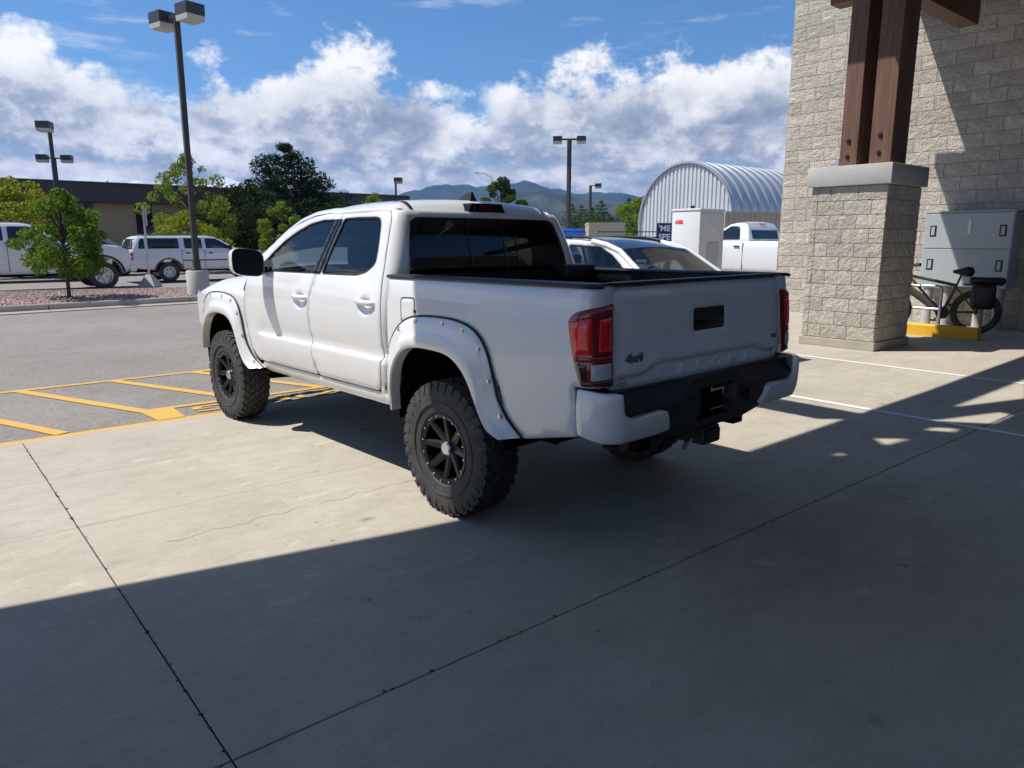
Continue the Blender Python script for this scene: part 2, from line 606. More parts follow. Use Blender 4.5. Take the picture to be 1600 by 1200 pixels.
def concrete_mat(name, c_lo, c_hi, spots=True, bump=.12, oil=None):
    m, t, b = new_mat(name)
    L = t.links.new
    geo = N(t, 'ShaderNodeNewGeometry')
    P = geo.outputs['Position']
    def noise(scale, detail=6., rough=.6, vec=None):
        n = N(t, 'ShaderNodeTexNoise', inp={'Scale': scale, 'Detail': detail, 'Roughness': rough})
        L(vec or P, n.inputs['Vector']); return n.outputs[0]
    def mr(v, a, b_, c, d):
        n = N(t, 'ShaderNodeMapRange', inp={'From Min': a, 'From Max': b_, 'To Min': c, 'To Max': d}); L(v, n.inputs[0]); return n.outputs[0]
    def mul(a_, b_):
        n = N(t, 'ShaderNodeMath', operation='MULTIPLY')
        for i, v in enumerate((a_, b_)):
            if isinstance(v, (int, float)): n.inputs[i].default_value = v
            else: L(v, n.inputs[i])
        return n.outputs[0]
    def mix(f, A, B):
        n = N(t, 'ShaderNodeMix', data_type='RGBA')
        for i, v in ((0, f), (6, A), (7, B)):
            if isinstance(v, (int, float, tuple)): n.inputs[i].default_value = v
            else: L(v, n.inputs[i])
        return n.outputs[2]
    def mapped(sc, rot=0.0):
        mp = N(t, 'ShaderNodeMapping'); mp.inputs['Scale'].default_value = sc; mp.inputs['Rotation'].default_value = (0, 0, rot); L(P, mp.inputs[0]); return mp.outputs[0]
    def sh(f): return tuple(x * f for x in c_lo) + (1,)
    big = noise(.6, 7., .65)
    c = mix(mr(big, .34, .66, 0, 1), (*c_lo, 1), (*c_hi, 1))
    # blotchy weathering at hand size, slightly drawn out along the trowel direction
    c = mix(mul(mr(noise(2.6, 8., .72, mapped((.6, 1.3, 1))), .47, .72, 0, .75), .8), c, sh(.80))
    c = mix(mr(noise(9.0, 6., .7, mapped((.7, 1.2, 1), .3)), .50, .74, 0, .6), c, sh(.80))
    c = mix(mr(noise(1.0, 3., .6, mapped((6., 150., 1))), .5, .75, 0, .30), c, sh(.72))
    c = mix(mr(noise(60., 4., .75), .45, .75, 0, .5), c, sh(.66))
    c = mix(mr(noise(260., 2., .7), .55, .75, 0, .45), c, sh(.55))
    c = mix(mr(noise(190., 2., .7), .62, .78, 0, .4), c, (*tuple(min(1, x * 1.25) for x in c_hi), 1))
    if spots:
        lt = tuple(min(1, x * 1.20) for x in c_hi)
        reg = mr(noise(.75, 3.), .44, .58, 0, 1)
        sp = noise(6.5, 4., .6, mapped((.55, 1.15, 1)))
        c = mix(mul(mr(sp, .600, .660, 0, .5), reg), c, (*lt, 1))
        sp2 = noise(15., 3., .6, mapped((.6, 1.2, 1)))
        c = mix(mul(mr(sp2, .640, .690, 0, .4), reg), c, (*lt, 1))
        c = mix(mr(noise(1.7, 5., .65), .60, .76, 0, .40), c, sh(.66))
        # small dark drips
        c = mix(mul(mr(noise(7.0, 2., .5), .685, .72, 0, .6), mr(noise(.9, 2.), .5, .6, 0, 1)), c, sh(.40))
    if oil:
        # old drip stains where vehicles stand
        for (ox, oy, rx, ry, amt) in oil:
            ma = N(t, 'ShaderNodeMapping'); ma.inputs['Location'].default_value = (-ox / rx, -oy / ry, 0); ma.inputs['Scale'].default_value = (1 / rx, 1 / ry, 0)
            L(P, ma.inputs[0])
            ln = N(t, 'ShaderNodeVectorMath', operation='LENGTH'); L(ma.outputs[0], ln.inputs[0])
            wob = noise(2.2, 5., .6)
            a2 = N(t, 'ShaderNodeMath', operation='ADD'); L(ln.outputs['Value'], a2.inputs[0]); L(mr(wob, .3, .7, -.3, .3), a2.inputs[1])
            c = mix(mr(a2.outputs[0], 1.0, .1, 0, amt), c, (.10, .08, .06, 1))
    L(c, b.inputs['Base Color'])
    b.inputs['Roughness'].default_value = .85
    b.inputs['Specular IOR Level'].default_value = .3
    bp = N(t, 'ShaderNodeBump', inp={'Strength': bump, 'Distance': .01})
    L(noise(90., 5., .7), bp.inputs['Height']); L(bp.outputs[0], b.inputs['Normal'])
    return m

def asphalt_mat(name, lo, hi):
    m, t, b = new_mat(name)
    L = t.links.new
    geo = N(t, 'ShaderNodeNewGeometry'); P = geo.outputs['Position']
    a = N(t, 'ShaderNodeTexNoise', inp={'Scale': .35, 'Detail': 6., 'Roughness': .6}); L(P, a.inputs['Vector'])
    v = N(t, 'ShaderNodeTexVoronoi', inp={'Scale': 75.}); L(P, v.inputs['Vector'])
    f = N(t, 'ShaderNodeTexNoise', inp={'Scale': 38., 'Detail': 5., 'Roughness': .85}); L(P, f.inputs['Vector'])
    m1 = N(t, 'ShaderNodeMix', data_type='RGBA'); m1.inputs[6].default_value = (*lo, 1); m1.inputs[7].default_value = (*hi, 1)
    r1 = N(t, 'ShaderNodeMapRange', inp={'From Min': .3, 'From Max': .7}); L(a.outputs[0], r1.inputs[0]); L(r1.outputs[0], m1.inputs[0])
    pz = N(t, 'ShaderNodeTexNoise', inp={'Scale': 1.6, 'Detail': 7., 'Roughness': .7}); L(P, pz.inputs['Vector'])
    pr = N(t, 'ShaderNodeMapRange', inp={'From Min': .52, 'From Max': .72, 'To Max': .5}); L(pz.outputs[0], pr.inputs[0])
    pm = N(t, 'ShaderNodeMix', data_type='RGBA'); L(pr.outputs[0], pm.inputs[0]); L(m1.outputs[2], pm.inputs[6]); pm.inputs[7].default_value = tuple(x * .72 for x in lo) + (1,)
    m1 = pm
    m2 = N(t, 'ShaderNodeMix', data_type='RGBA', blend_type='MULTIPLY', inp={0: .8}); L(m1.outputs[2], m2.inputs[6])
    hs = N(t, 'ShaderNodeMapRange', inp={'From Min': .25, 'From Max': .75, 'To Min': .30, 'To Max': 1.5}); L(f.outputs[0], hs.inputs[0])
    L(hs.outputs[0], m2.inputs[7])
    m3 = N(t, 'ShaderNodeMix', data_type='RGBA', blend_type='MULTIPLY', inp={0: .35}); L(m2.outputs[2], m3.inputs[6]); L(v.outputs['Color'], m3.inputs[7])
    L(m3.outputs[2], b.inputs['Base Color'])
    b.inputs['Roughness'].default_value = .9
    b.inputs['Specular IOR Level'].default_value = .25
    bp = N(t, 'ShaderNodeBump', inp={'Strength': .35, 'Distance': .012}); L(f.outputs[0], bp.inputs['Height']); L(bp.outputs[0], b.inputs['Normal'])
    return m

def worn_paint(name, col, under):
    m, t, b = new_mat(name)
    L = t.links.new
    geo = N(t, 'ShaderNodeNewGeometry'); P = geo.outputs['Position']
    f = N(t, 'ShaderNodeTexNoise', inp={'Scale': 22., 'Detail': 6., 'Roughness': .75}); L(P, f.inputs['Vector'])
    r1 = N(t, 'ShaderNodeMapRange', inp={'From Min': .56, 'From Max': .72, 'To Max': .8}); L(f.outputs[0], r1.inputs[0])
    mx = N(t, 'ShaderNodeMix', data_type='RGBA'); mx.inputs[6].default_value = (*col, 1); mx.inputs[7].default_value = (*under, 1)
    L(r1.outputs[0], mx.inputs[0]); L(mx.outputs[2], b.inputs['Base Color'])
    b.inputs['Roughness'].default_value = .8
    return m

M = {}
M['conc'] = concrete_mat('concrete', (.420, .376, .302), (.515, .467, .385), oil=[(3.9, 1.8, 1.4, .7, .25), (3.3, 4.9, .5, .7, .3), (1.93, 3.62, .07, .035, .55), (3.0, 2.7, 1.0, .4, .2)])
M['asph'] = asphalt_mat('asphalt', (.285, .256, .226), (.370, .335, .297))
M['earth'] = simple('earth', (.16, .14, .09), .95, noise=.3, nscale=.02)
M['kerb'] = concrete_mat('kerb_concrete', (.36, .32, .26), (.44, .40, .33), spots=False)
M['joint'] = simple('joint_filler', (.03, .028, .026), .9)
M['yellow'] = worn_paint('yellow_paint', (.62, .36, .07), (.25, .22, .18))
M['ykerb'] = simple('yellow_kerb_paint', (.75, .43, .03), .6, noise=.08, nscale=5, bump=.1)
M['whiteline'] = worn_paint('white_line_paint', (.72, .70, .64), (.42, .37, .29))
M['gravel'] = simple('gravel_stone', (.42, .30, .26), .9, col2=(.24, .17, .15), nscale=14)
M['white'] = paint('white_car_paint', (.80, .80, .785), amount=.40, z0=.45, z1=.95)
M['white2'] = paint('white_fleet_paint', (.78, .79, .79), amount=.35)
M['grey_paint'] = paint('grey_car_paint', (.30, .31, .32), amount=.25)
M['black'] = simple('black_plastic', (.012, .012, .013), .45, bump=.05, bscale=300)
M['blackgloss'] = simple('black_gloss', (.008, .008, .01), .12)
M['seal'] = simple('rubber_seal', (.01, .01, .01), .6)
M['inner'] = simple('dark_inner', (.006, .006, .006), .9, spec=.05)
M['rubber'] = simple('tyre_rubber', (.048, .046, .043), .75, noise=.35, nscale=9, bump=.15, bscale=120)
M['rimblack'] = simple('rim_black', (.006, .006, .007), .32, spec=.35)
M['chrome'] = simple('chrome', (.75, .75, .76), .12, 1.0)
M['alloy'] = simple('alloy', (.62, .62, .63), .28, 1.0)
M['steel'] = simple('galvanised_steel', (.55, .57, .58), .35, .9, noise=.1, nscale=20)
M['glass'] = glass('tinted_glass', (.10, .13, .15))
M['glass_rear'] = glass('privacy_glass', (.035, .04, .045))
M['glass_clear'] = glass('clear_glass', (.62, .70, .68), ior=1.32)
M['redlens'] = simple('red_lens', (.95, .012, .02), .1, coat=1)
M['darkred'] = simple('dark_red_lens', (.24, .008, .012), .1, coat=1)
M['smoke'] = simple('smoked_lens', (.02, .012, .014), .08, coat=1)
M['clearlens'] = simple('clear_lens', (.52, .55, .56), .12, coat=1, bump=.3, bscale=90)
M['amber'] = simple('amber_lens', (.62, .16, .02), .15, coat=1)
M['seat'] = simple('seat_fabric', (.05, .05, .055), .9, bump=.1)
M['seat_tan'] = simple('seat_light_fabric', (.16, .165, .165), .9)
M['mirror'] = simple('mirror_glass', (.012, .016, .022), .15, .0, spec=.15)  # dark reflected surroundings put into the base colour
M['block'] = simple('split_face_block', (.555, .506, .428), .95, noise=.14, nscale=7, bump=1.0, bscale=22, spec=.2, bdist=.045)
def block_tone(m):
    t = m.node_tree; b = t.nodes['Principled BSDF']
    src = b.inputs['Base Color'].links[0].from_socket
    oi = N(t, 'ShaderNodeObjectInfo')
    mr = N(t, 'ShaderNodeMapRange', inp={'To Min': .86, 'To Max': 1.10}); t.links.new(oi.outputs['Random'], mr.inputs[0])
    mx = N(t, 'ShaderNodeMix', data_type='RGBA', blend_type='MULTIPLY', inp={0: 1.0})
    t.links.new(src, mx.inputs[6]); t.links.new(mr.outputs[0], mx.inputs[7]); t.links.new(mx.outputs[2], b.inputs['Base Color'])
block_tone(M['block'])
M['mortar'] = simple('mortar', (.25, .235, .205), .95, bump=.2)
M['plinth'] = simple('plinth_block', (.42, .385, .32), .9, noise=.12, nscale=5, bump=.2)
M['cap'] = simple('cast_stone', (.47, .46, .425), .85, noise=.10, nscale=3, bump=.08)
M['wood'] = None
def wood_mat():
    m, t, b = new_mat('stained_timber')
    L = t.links.new
    tc = N(t, 'ShaderNodeTexCoord')
    mp = N(t, 'ShaderNodeMapping'); mp.inputs['Scale'].default_value = (9, 9, .5); L(tc.outputs['Object'], mp.inputs[0])
    n = N(t, 'ShaderNodeTexNoise', inp={'Scale': 3., 'Detail': 8., 'Roughness': .65}); L(mp.outputs[0], n.inputs['Vector'])
    mx = N(t, 'ShaderNodeMix', data_type='RGBA'); mx.inputs[6].default_value = (.085, .040, .024, 1); mx.inputs[7].default_value = (.205, .104, .062, 1)
    r = N(t, 'ShaderNodeMapRange', inp={'From Min': .3, 'From Max': .7}); L(n.outputs[0], r.inputs[0]); L(r.outputs[0], mx.inputs[0])
    L(mx.outputs[2], b.inputs['Base Color']); b.inputs['Roughness'].default_value = .6
    bp = N(t, 'ShaderNodeBump', inp={'Strength': .25, 'Distance': .01}); L(n.outputs[0], bp.inputs['Height']); L(bp.outputs[0], b.inputs['Normal'])
    return m
M['wood'] = wood_mat()
# ================================================================== ground
def sheet(name, x0, x1, y0, y1, z, mat, parent=None, kind='structure', n=1):
    b = MB()
    b.add([(x0, y0, z), (x1, y0, z), (x1, y1, z), (x0, y1, z)], [(0, 1, 2, 3)])
    o = b.build(name, mat, parent, fix=False)
    if parent is None: tag(o, kind=kind)
    return o

tag(sheet('ground', -8000, 8000, -8000, 8000, -0.06, M['earth']), 'dry open ground reaching to the hills', 'ground')
tag(sheet('asphalt_road', -70, 110, -14, 75, -0.014, M['asph']), 'grey worn asphalt of the parking lot and drive', 'asphalt')

apron = bpy.data.objects.new('concrete_apron', None); COL.objects.link(apron)
tag(apron, 'tan concrete slabs under the entry canopy', 'concrete apron', kind='structure')
slab_specs = []
for (x0, x1, y0, y1) in [(-9, -4.2, -7, 2.1), (-4.2, .62, -7, 2.1), (.62, 3.1, -7, 2.1), (3.1, 7.8, -7, 2.1), (7.8, 16.0, -7, 2.1),
                         (-9, -4.2, 2.1, 4.55), (-4.2, .62, 2.1, 4.55), (.62, 5.45, 2.1, 4.55), (5.45, 10.25, 2.1, 4.55), (10.25, 16.0, 2.1, 4.55),
                         (-9, -4.2, 4.55, 5.62), (-4.2, .62, 4.55, 5.62), (.62, 5.45, 4.55, 5.62), (5.45, 10.25, 4.55, 5.62), (10.25, 16.0, 4.55, 5.62),
                         (-9, -4.2, 5.62, 6.85), (-4.2, .62, 5.62, 6.85), (.62, 5.45, 5.62, 6.85), (5.45, 10.25, 5.62, 6.85), (10.25, 16.0, 5.62, 6.85),
                         (9.7, 20.0, 6.85, 14.0)]:
    # wide sealed joints on x = 0.62 and y = 2.1, narrow saw cuts elsewhere
    gx0 = .0035 if abs(x0 - .62) < .01 else .0015
    gx1 = .0035 if abs(x1 - .62) < .01 else .0015
    gy0 = .0040 if abs(y0 - 2.1) < .01 else .0014
    gy1 = .0040 if abs(y1 - 2.1) < .01 else .0014
    slab_specs.append((x0 + gx0, x1 - gx1, y0 + gy0, y1 - gy1))
for (x0, x1, y0, y1) in slab_specs:
    b = MB(); e = .003
    b.add([(x0, y0, -.012), (x1, y0, -.012), (x1, y1, -.012), (x0, y1, -.012),
           (x0, y0, -e * .6), (x1, y0, -e * .6), (x1, y1, -e * .6), (x0, y1, -e * .6),
           (x0 + e, y0 + e, 0), (x1 - e, y0 + e, 0), (x1 - e, y1 - e, 0), (x0 + e, y1 - e, 0)],
          [(0, 1, 5, 4), (1, 2, 6, 5), (2, 3, 7, 6), (3, 0, 4, 7), (4, 5, 9, 8), (5, 6, 10, 9), (6, 7, 11, 10), (7, 4, 8, 11), (8, 9, 10, 11)])
    b.build('slab', M['conc'], apron, fix=False)
jf = MB()
jf.add([(.62 - .009, -7, -.008), (.62 + .009, -7, -.008), (.62 + .009, 6.85, -.008), (.62 - .009, 6.85, -.008)], [(0, 1, 2, 3)])
jf.add([(-9, 2.1 - .009, -.0085), (16, 2.1 - .009, -.0085), (16, 2.1 + .009, -.0085), (-9, 2.1 + .009, -.0085)], [(0, 1, 2, 3)])
for y in (4.55, 5.62): jf.add([(-9, y - .004, -.009), (16, y - .004, -.009), (16, y + .004, -.009), (-9, y + .004, -.009)], [(0, 1, 2, 3)])
jf.build('joint_filler', M['joint'], apron, fix=False)
# hairline crack running from the rear wheel towards the kerb side
cr = MB(); rc = random.Random(4)
pts = [(0.95, 4.02)]
while pts[-1][0] < 2.75:
    pts.append((pts[-1][0] + rc.uniform(.04, .09), 4.02 + (pts[-1][0] - .95) * .02 + rc.uniform(-.03, .03)))
for i in range(len(pts) - 1):
    (xa, ya), (xb, yb) = pts[i], pts[i + 1]
    w = .0018 * rc.uniform(.5, 1.3)
    cr.add([(xa, ya - w, .0006), (xb, yb - w, .0006), (xb, yb + w, .0006), (xa, ya + w, .0006)], [(0, 1, 2, 3)])
cr.build('crack', M['joint'], apron, fix=False)

rj = random.Random(17); ch_ = MB()
for i in range(150):
    if i % 2: cx, cy = .62 + rj.choice((-1, 1)) * rj.uniform(.002, .006), rj.uniform(1.0, 6.8)
    else: cx, cy = rj.uniform(-1, 9), 2.1 + rj.choice((-1, 1)) * rj.uniform(.002, .007)
    n_ = 6; r0 = rj.uniform(.003, .011)
    v_ = [(cx + r0 * rj.uniform(.5, 1.2) * math.cos(q * 2 * math.pi / n_), cy + r0 * rj.uniform(.5, 1.2) * math.sin(q * 2 * math.pi / n_), .0008) for q in range(n_)]
    ch_.add(v_, [tuple(range(n_))])
tag(ch_.build('joint_chips', M['joint'], apron, fix=False), kind='stuff')

# ---- painted markings
def strip_line(name, a, b, w, z, mat, label, cat='road marking', group=None):
    a, b = Vector((*a, z)), Vector((*b, z))
    d = (b - a).normalized(); s = Vector((-d.y, d.x, 0)) * w / 2
    m = MB(); n = max(1, int((b - a).length / .25)); rr = random.Random(int(abs(a.x * 31 + a.y * 7)))
    v = []
    for i in range(n + 1):
        p = a.lerp(b, i / n); j = rr.uniform(-.004, .004)
        v += [p - s * (1 + j / w * 2), p + s * (1 + j / w)]
    m.add(v, [(2 * i, 2 * i + 2, 2 * i + 3, 2 * i + 1) for i in range(n)])
    o = m.build(name, mat, None, fix=False)
    return tag(o, label, cat, group, kind='structure')

strip_line('yellow_line', (-5, 6.905), (9.4, 6.945), .11, -.010, M['yellow'], 'yellow painted line along the concrete edge')
strip_line('yellow_line', (-5, 9.36), (9.4, 9.36), .09, -.008, M['yellow'], 'yellow painted line on the far side of the hatching')
k = 0
for x0 in (-1.9, -.98, -.05, .88, 1.80, 2.70, 3.62, 4.55, 5.45):
    ylow = 7.0 if x0 < 1.0 else 7.47
    t_ = (9.33 - ylow) / (9.33 - 6.93)
    xa, xb = x0, x0 + 1.0 * t_
    desc = ['first', 'second', 'third', 'fourth', 'fifth', 'sixth', 'seventh', 'eighth', 'ninth'][k]
    strip_line('hatch_stripe', (xa, 9.33), (xb, ylow), .115, -.0075, M['yellow'], f'{desc} diagonal yellow hatch stripe from the left, beside the concrete', group='yellow hatch stripes'); k += 1
strip_line('yellow_line', (1.72, 7.45), (9.4, 7.45), .085, -.007, M['yellow'], 'yellow line framing the lettering under the front wheel')
blk = MB(); blk.add([(1.66, 6.97, -.0065), (1.90, 6.97, -.0065), (1.92, 7.46, -.0065), (1.62, 7.46, -.0065)], [(0, 1, 2, 3)])
tag(blk.build('yellow_patch', M['yellow'], fix=False), 'solid yellow block at the end of the lettering box', 'road marking', kind='structure')
nopark = text_mesh('parking_lettering', 'NO PARKING', .40, 0, M['yellow'], None, Matrix.Translation((4.02, 7.215, -.0068)) @ Matrix.Rotation(math.pi, 4, 'Z') @ Matrix.Diagonal((1.65, .85, 1, 1)), bold=.006)
tag(nopark, 'yellow stencilled words on asphalt under the front wheel', 'road marking', kind='structure')
strip_line('white_line', (6.98, -1.0), (7.0, 6.8), .09, .004, M['whiteline'], 'white stall line nearest the pickup tailgate')
strip_line('white_line', (9.62, -1.0), (9.62, 5.4), .09, .004, M['whiteline'], 'white stall line nearest the stone pier')

# ---- planted island with kerb
def island():
    fr = [(-30, 16.9), (1.7, 19.62), (6.2, 20.0), (14, 20.3), (30, 20.4)]
    bk = [(-30, 29.0), (2.27, 25.4), (7.0, 23.9), (14, 22.6), (30, 22.4)]
    root = bpy.data.objects.new('planted_island', None); COL.objects.link(root)
    tag(root, 'gravel island edged with concrete kerb beyond the drive', 'island', kind='structure')
    def lerp_line(L_, x):
        return float(np.interp(x, [p[0] for p in L_], [p[1] for p in L_]))
    xs = np.arange(-30, 30.01, 1.0)
    g = MB()
    g.grid(lambda x, t: (x, lerp_line(fr, x) * (1 - t) + lerp_line(bk, x) * t, .125 + .03 * math.sin(t * math.pi)), xs, [0, .2, .4, .6, .8, 1])
    g.build('gravel_bed', M['gravel'], root, smooth=180, fix=False)
    # kerb pieces with gutter, about 3 m each
    cuts = [-30, -24, -18, -12, -8, -5.0, -1.5, 2.62, 5.8, 9.0, 12.2, 15.4, 20, 25, 30]
    for i in range(len(cuts) - 1):
        a, b_ = cuts[i] + .008, cuts[i + 1] - .008
        m = MB()
        prof = [(-.34, -.012), (-.34, .006), (-.05, .022), (-.02, .06), (0, .13), (.02, .15), (.14, .15), (.15, .10), (.15, -.012)]
        n = 5
        v = []
        for q in range(n):
            x = a + (b_ - a) * q / (n - 1)
            y = lerp_line(fr, x)
            v += [(x, y + p[0], p[1]) for p in prof]
        k_ = len(prof)
        f = [(q * k_ + j, (q + 1) * k_ + j, (q + 1) * k_ + j + 1, q * k_ + j + 1) for q in range(n - 1) for j in range(k_ - 1)]
        f += [tuple(range(k_)), tuple((n - 1) * k_ + j for j in range(k_ - 1, -1, -1))]
        m.add(v, f); m.build('kerb_stone', M['kerb'], root, smooth=40)
        m = MB(); v = []
        for q in range(n):
            x = a + (b_ - a) * q / (n - 1)
            y = lerp_line(bk, x)
            v += [(x, y + p[0], p[1]) for p in [(-.08, .05), (-.08, .16), (.07, .16), (.09, .14), (.11, -.012)]]
        k_ = 5
        f = [(q * k_ + j, (q + 1) * k_ + j, (q + 1) * k_ + j + 1, q * k_ + j + 1) for q in range(n - 1) for j in range(k_ - 1)]
        f += [tuple(range(k_)), tuple((n - 1) * k_ + j for j in range(k_ - 1, -1, -1))]
        m.add(v, f); m.build('kerb_stone', M['kerb'], root)
    # loose stones
    rs = random.Random(7)
    st = MB()
    for i in range(9000):
        x = rs.uniform(-1.0, 12.0)
        t = rs.random()
        y0, y1 = lerp_line(fr, x) + .16, lerp_line(bk, x) - .1
        y = y0 + (y1 - y0) * t
        s = rs.uniform(.025, .06)
        z = .125 + .03 * math.sin(t * math.pi)
        a = rs.uniform(0, 6.28)
        c, d = math.cos(a) * s, math.sin(a) * s
        h = s * rs.uniform(.5, .95)
        st.add([(x + c, y + d, z), (x - d, y + c, z), (x - c, y - d, z), (x + d, y - c, z), (x + rs.uniform(-.3, .3) * s, y + rs.uniform(-.3, .3) * s, z + h)],
               [(0, 1, 4), (1, 2, 4), (2, 3, 4), (3, 0, 4)])
    tag(st.build('gravel', M['gravel'], root, fix=False), kind='stuff')
island()

# ================================================================== block wall, pier, canopy
def block_variants(n, w=.39, h=.19, d=.10, seed=1, nx=6, nz=4, amp=.016, smooth_face=False):
    out = []
    rs = random.Random(seed)
    for q in range(n):
        v = []; f = []
        for j in range(nz + 1):
            for i in range(nx + 1):
                u, t = i / nx, j / nz
                edge = i in (0, nx) or j in (0, nz)
                px = 0 if smooth_face else (-rs.uniform(.000, .004) if edge else -(amp * .55 + rs.uniform(-amp, amp) * .8))
                v.append((px, (u - .5) * w + (0 if edge else rs.uniform(-.012, .012)), t * h + (0 if edge else rs.uniform(-.008, .008))))
        idx = lambda i, j: j * (nx + 1) + i
        for j in range(nz):
            for i in range(nx):
                a, b, c, e = idx(i, j), idx(i + 1, j), idx(i + 1, j + 1), idx(i, j + 1)
                if rs.random() < .5: f += [(a, e, c), (a, c, b)]
                else: f += [(a, e, b), (e, c, b)]
        # back edge ring
        ring = [idx(i, 0) for i in range(nx + 1)] + [idx(nx, j) for j in range(1, nz + 1)] + [idx(i, nz) for i in range(nx - 1, -1, -1)] + [idx(0, j) for j in range(nz - 1, 0, -1)]
        b0 = len(v)
        for r_ in ring: v.append((d, v[r_][1], v[r_][2]))
        k_ = len(ring)
        for i in range(k_):
            f.append((ring[i], ring[(i + 1) % k_], b0 + (i + 1) % k_, b0 + i))
        out.append((v, f))
    return out

WALL_X, WALL_Y1 = 15.45, 9.06
wall = group_obj('block_wall', 'tall tan split-face block wall behind the stone pier', 'wall', (WALL_X, 0, 0))
bk = MB(); bk.box((.022, -6.0, 0), (.4, WALL_Y1 - .004, 8.2)); bk.build('mortar_core', M['mortar'], wall)
full = block_variants(10, w=.592, h=.242, seed=3, nx=6, nz=4, amp=.010); half = block_variants(4, w=.292, h=.242, nx=3, seed=5, amp=.010)
fm = []; hm = []
for src, dst in ((full, fm), (half, hm)):
    for v, f in src:
        me = bpy.data.meshes.new('block'); me.from_pydata(v, [], f); me.materials.append(M['block']); dst.append(me)
cells = []
for c in range(33):
    z = c * .25 + .004
    y = WALL_Y1
    first = True
    while y > -6:
        if first and c % 2: w_ = .292; kind = 'h'
        else: w_ = .592; kind = 'f'
        cells.append((y - w_ / 2 - (0 if first else 0), z, kind))
        y -= w_ + .008; first = False
cells.sort(key=lambda q: (0 if (q[0] > 3.7 and q[1] < 6.7 and not (q[0] > 5.3 and q[1] < .6)) else 1, -q[0] * .3 + q[1] * .05 if False else (q[0] - 6) ** 2 + (q[1] - 3) ** 2))
rest = MB(); nblk = 0
for (y, z, kind) in cells:
    if nblk < 296:
        me = rng.choice(fm if kind == 'f' else hm)
        o = bpy.data.objects.new('block', me); COL.objects.link(o); o.parent = wall; o.location = (0, y, z); nblk += 1
    else:
        v, f = rng.choice(full if kind == 'f' else half)
        rest.add([(p[0], p[1] + y, p[2] + z) for p in v], f)
tag(rest.build('blockwork', M['block'], wall, fix=False), kind='stuff')

# pier
PX0, PX1, PY0, PY1 = 10.78, 11.90, 4.72, 5.83
PTOP = 2.36
def pier(name, label, x0, x1, y0, y1, detailed=True):
    root = group_obj(name, label, 'pier', ((x0 + x1) / 2, (y0 + y1) / 2, 0))
    hx, hy = (x1 - x0) / 2, (y1 - y0) / 2
    b = MB(); b.box((-hx + .012, -hy + .012, 0), (hx - .012, hy - .012, PTOP)); b.build('core', M['mortar'], root)
    b = MB(); b.box((-hx - .03, -hy - .03, 0), (hx + .03, hy + .03, .125), bev=.008); b.build('plinth', M['plinth'], root)
    cap = MB(); cap.box((-hx - .062, -hy - .062, PTOP + .002), (hx + .062, hy + .062, PTOP + .285), bev=.010)
    cap.build('cap_stone', M['cap'], root, smooth=30)
    rs = random.Random(21)
    ncourse = 11
    ch = (PTOP - .135) / ncourse
    for side in range(4):
        L_ = 2 * (hy if side in (0, 2) else hx)
        for c in range(ncourse):
            z = .135 + c * ch
            x = -L_ / 2
            pat = [.205, .405, .405] if c % 2 else [.405, .405, .205]
            widths = []
            while x < L_ / 2 - .02:
                w_ = pat[len(widths) % 3]
                if L_ / 2 - (x + w_) < .08: w_ = L_ / 2 - x
                widths.append((x, w_)); x += w_
            for (xs_, w_) in widths:
                nx = max(3, int(w_ / .06))
                v, f = block_variants(1, w=w_ - .008, h=ch - .008, d=.08, seed=rs.randint(0, 99999), nx=nx, nz=3, amp=.008)[0]
                ang = {0: 0, 1: math.pi / 2, 2: math.pi, 3: -math.pi / 2}[side]
                dist = hx if side in (0, 2) else hy
                Mx = Matrix.Rotation(ang, 4, 'Z') @ Matrix.Translation((-dist, (xs_ + w_ / 2), z))
                me = bpy.data.meshes.new('block'); me.from_pydata([Mx @ Vector(p) for p in v], [], f); me.materials.append(M['block'])
                link('block', me, None, root)
    return root
pier('stone_pier', 'tan split-face stone pier with a cast stone cap carrying two timber posts', PX0, PX1, PY0, PY1)

# timber posts
def timber(name, label, a, b, w, h, bolts=(), up=(0, 0, 1), cat='beam', group=None):
    mid = Vector(a)
    root = group_obj(name, label, cat, a, group=group)
    m = MB(); m.bar((0, 0, 0), Vector(b) - mid, w, h, up)
    o = m.build('timber', M['wood'], root)
    md = o.modifiers.new('bevel', 'BEVEL'); md.width = .008; md.segments = 1
    for (p, n) in bolts:
        q = MB(); p = Vector(p) - mid; n = Vector(n).normalized()
        q.tube([p, p + n * .012], .034, 10); q.tube([p + n * .012, p + n * .03], .018, 6)
        q.build('bolt', M['black'], root)
    return root
ZC = PTOP + .287
timber('timber_post', 'brown timber post standing on the pier, farther from the camera', (11.20, 5.41, ZC), (11.20, 5.41, 5.3), .26, .50, up=(1, 0, 0), cat='post', group='timber posts on the pier',
       bolts=[((10.95, 5.42, ZC + .14), (-1, 0, 0)), ((10.95, 5.42, ZC + .36), (-1, 0, 0))])
timber('timber_post', 'brown timber post standing on the pier, nearer the camera', (11.20, 4.95, ZC), (11.20, 4.95, 5.3), .31, .50, up=(1, 0, 0), cat='post', group='timber posts on the pier',
       bolts=[((10.95, 4.97, ZC + .16), (-1, 0, 0)), ((10.95, 4.97, ZC + .40), (-1, 0, 0))])
cp = MB(); cp.prism([(5.54, ZC), (5.72, ZC), (5.54, ZC + .12)], 10.95, 11.2, 'yz')
tag(cp.build('flashing', M['steel']), 'small grey metal flashing behind the timber posts on the pier cap', 'flashing')
timber('timber_beam', 'dark timber beam over the posts with its end showing at the top', (11.12, 5.88, 5.13), (11.12, -4, 5.13), .3, .36)
timber('timber_beam', 'dark timber beam running from the posts to the block wall', (11.46, 4.95, 5.10), (13.6, 4.95, 5.10), .30, .36)

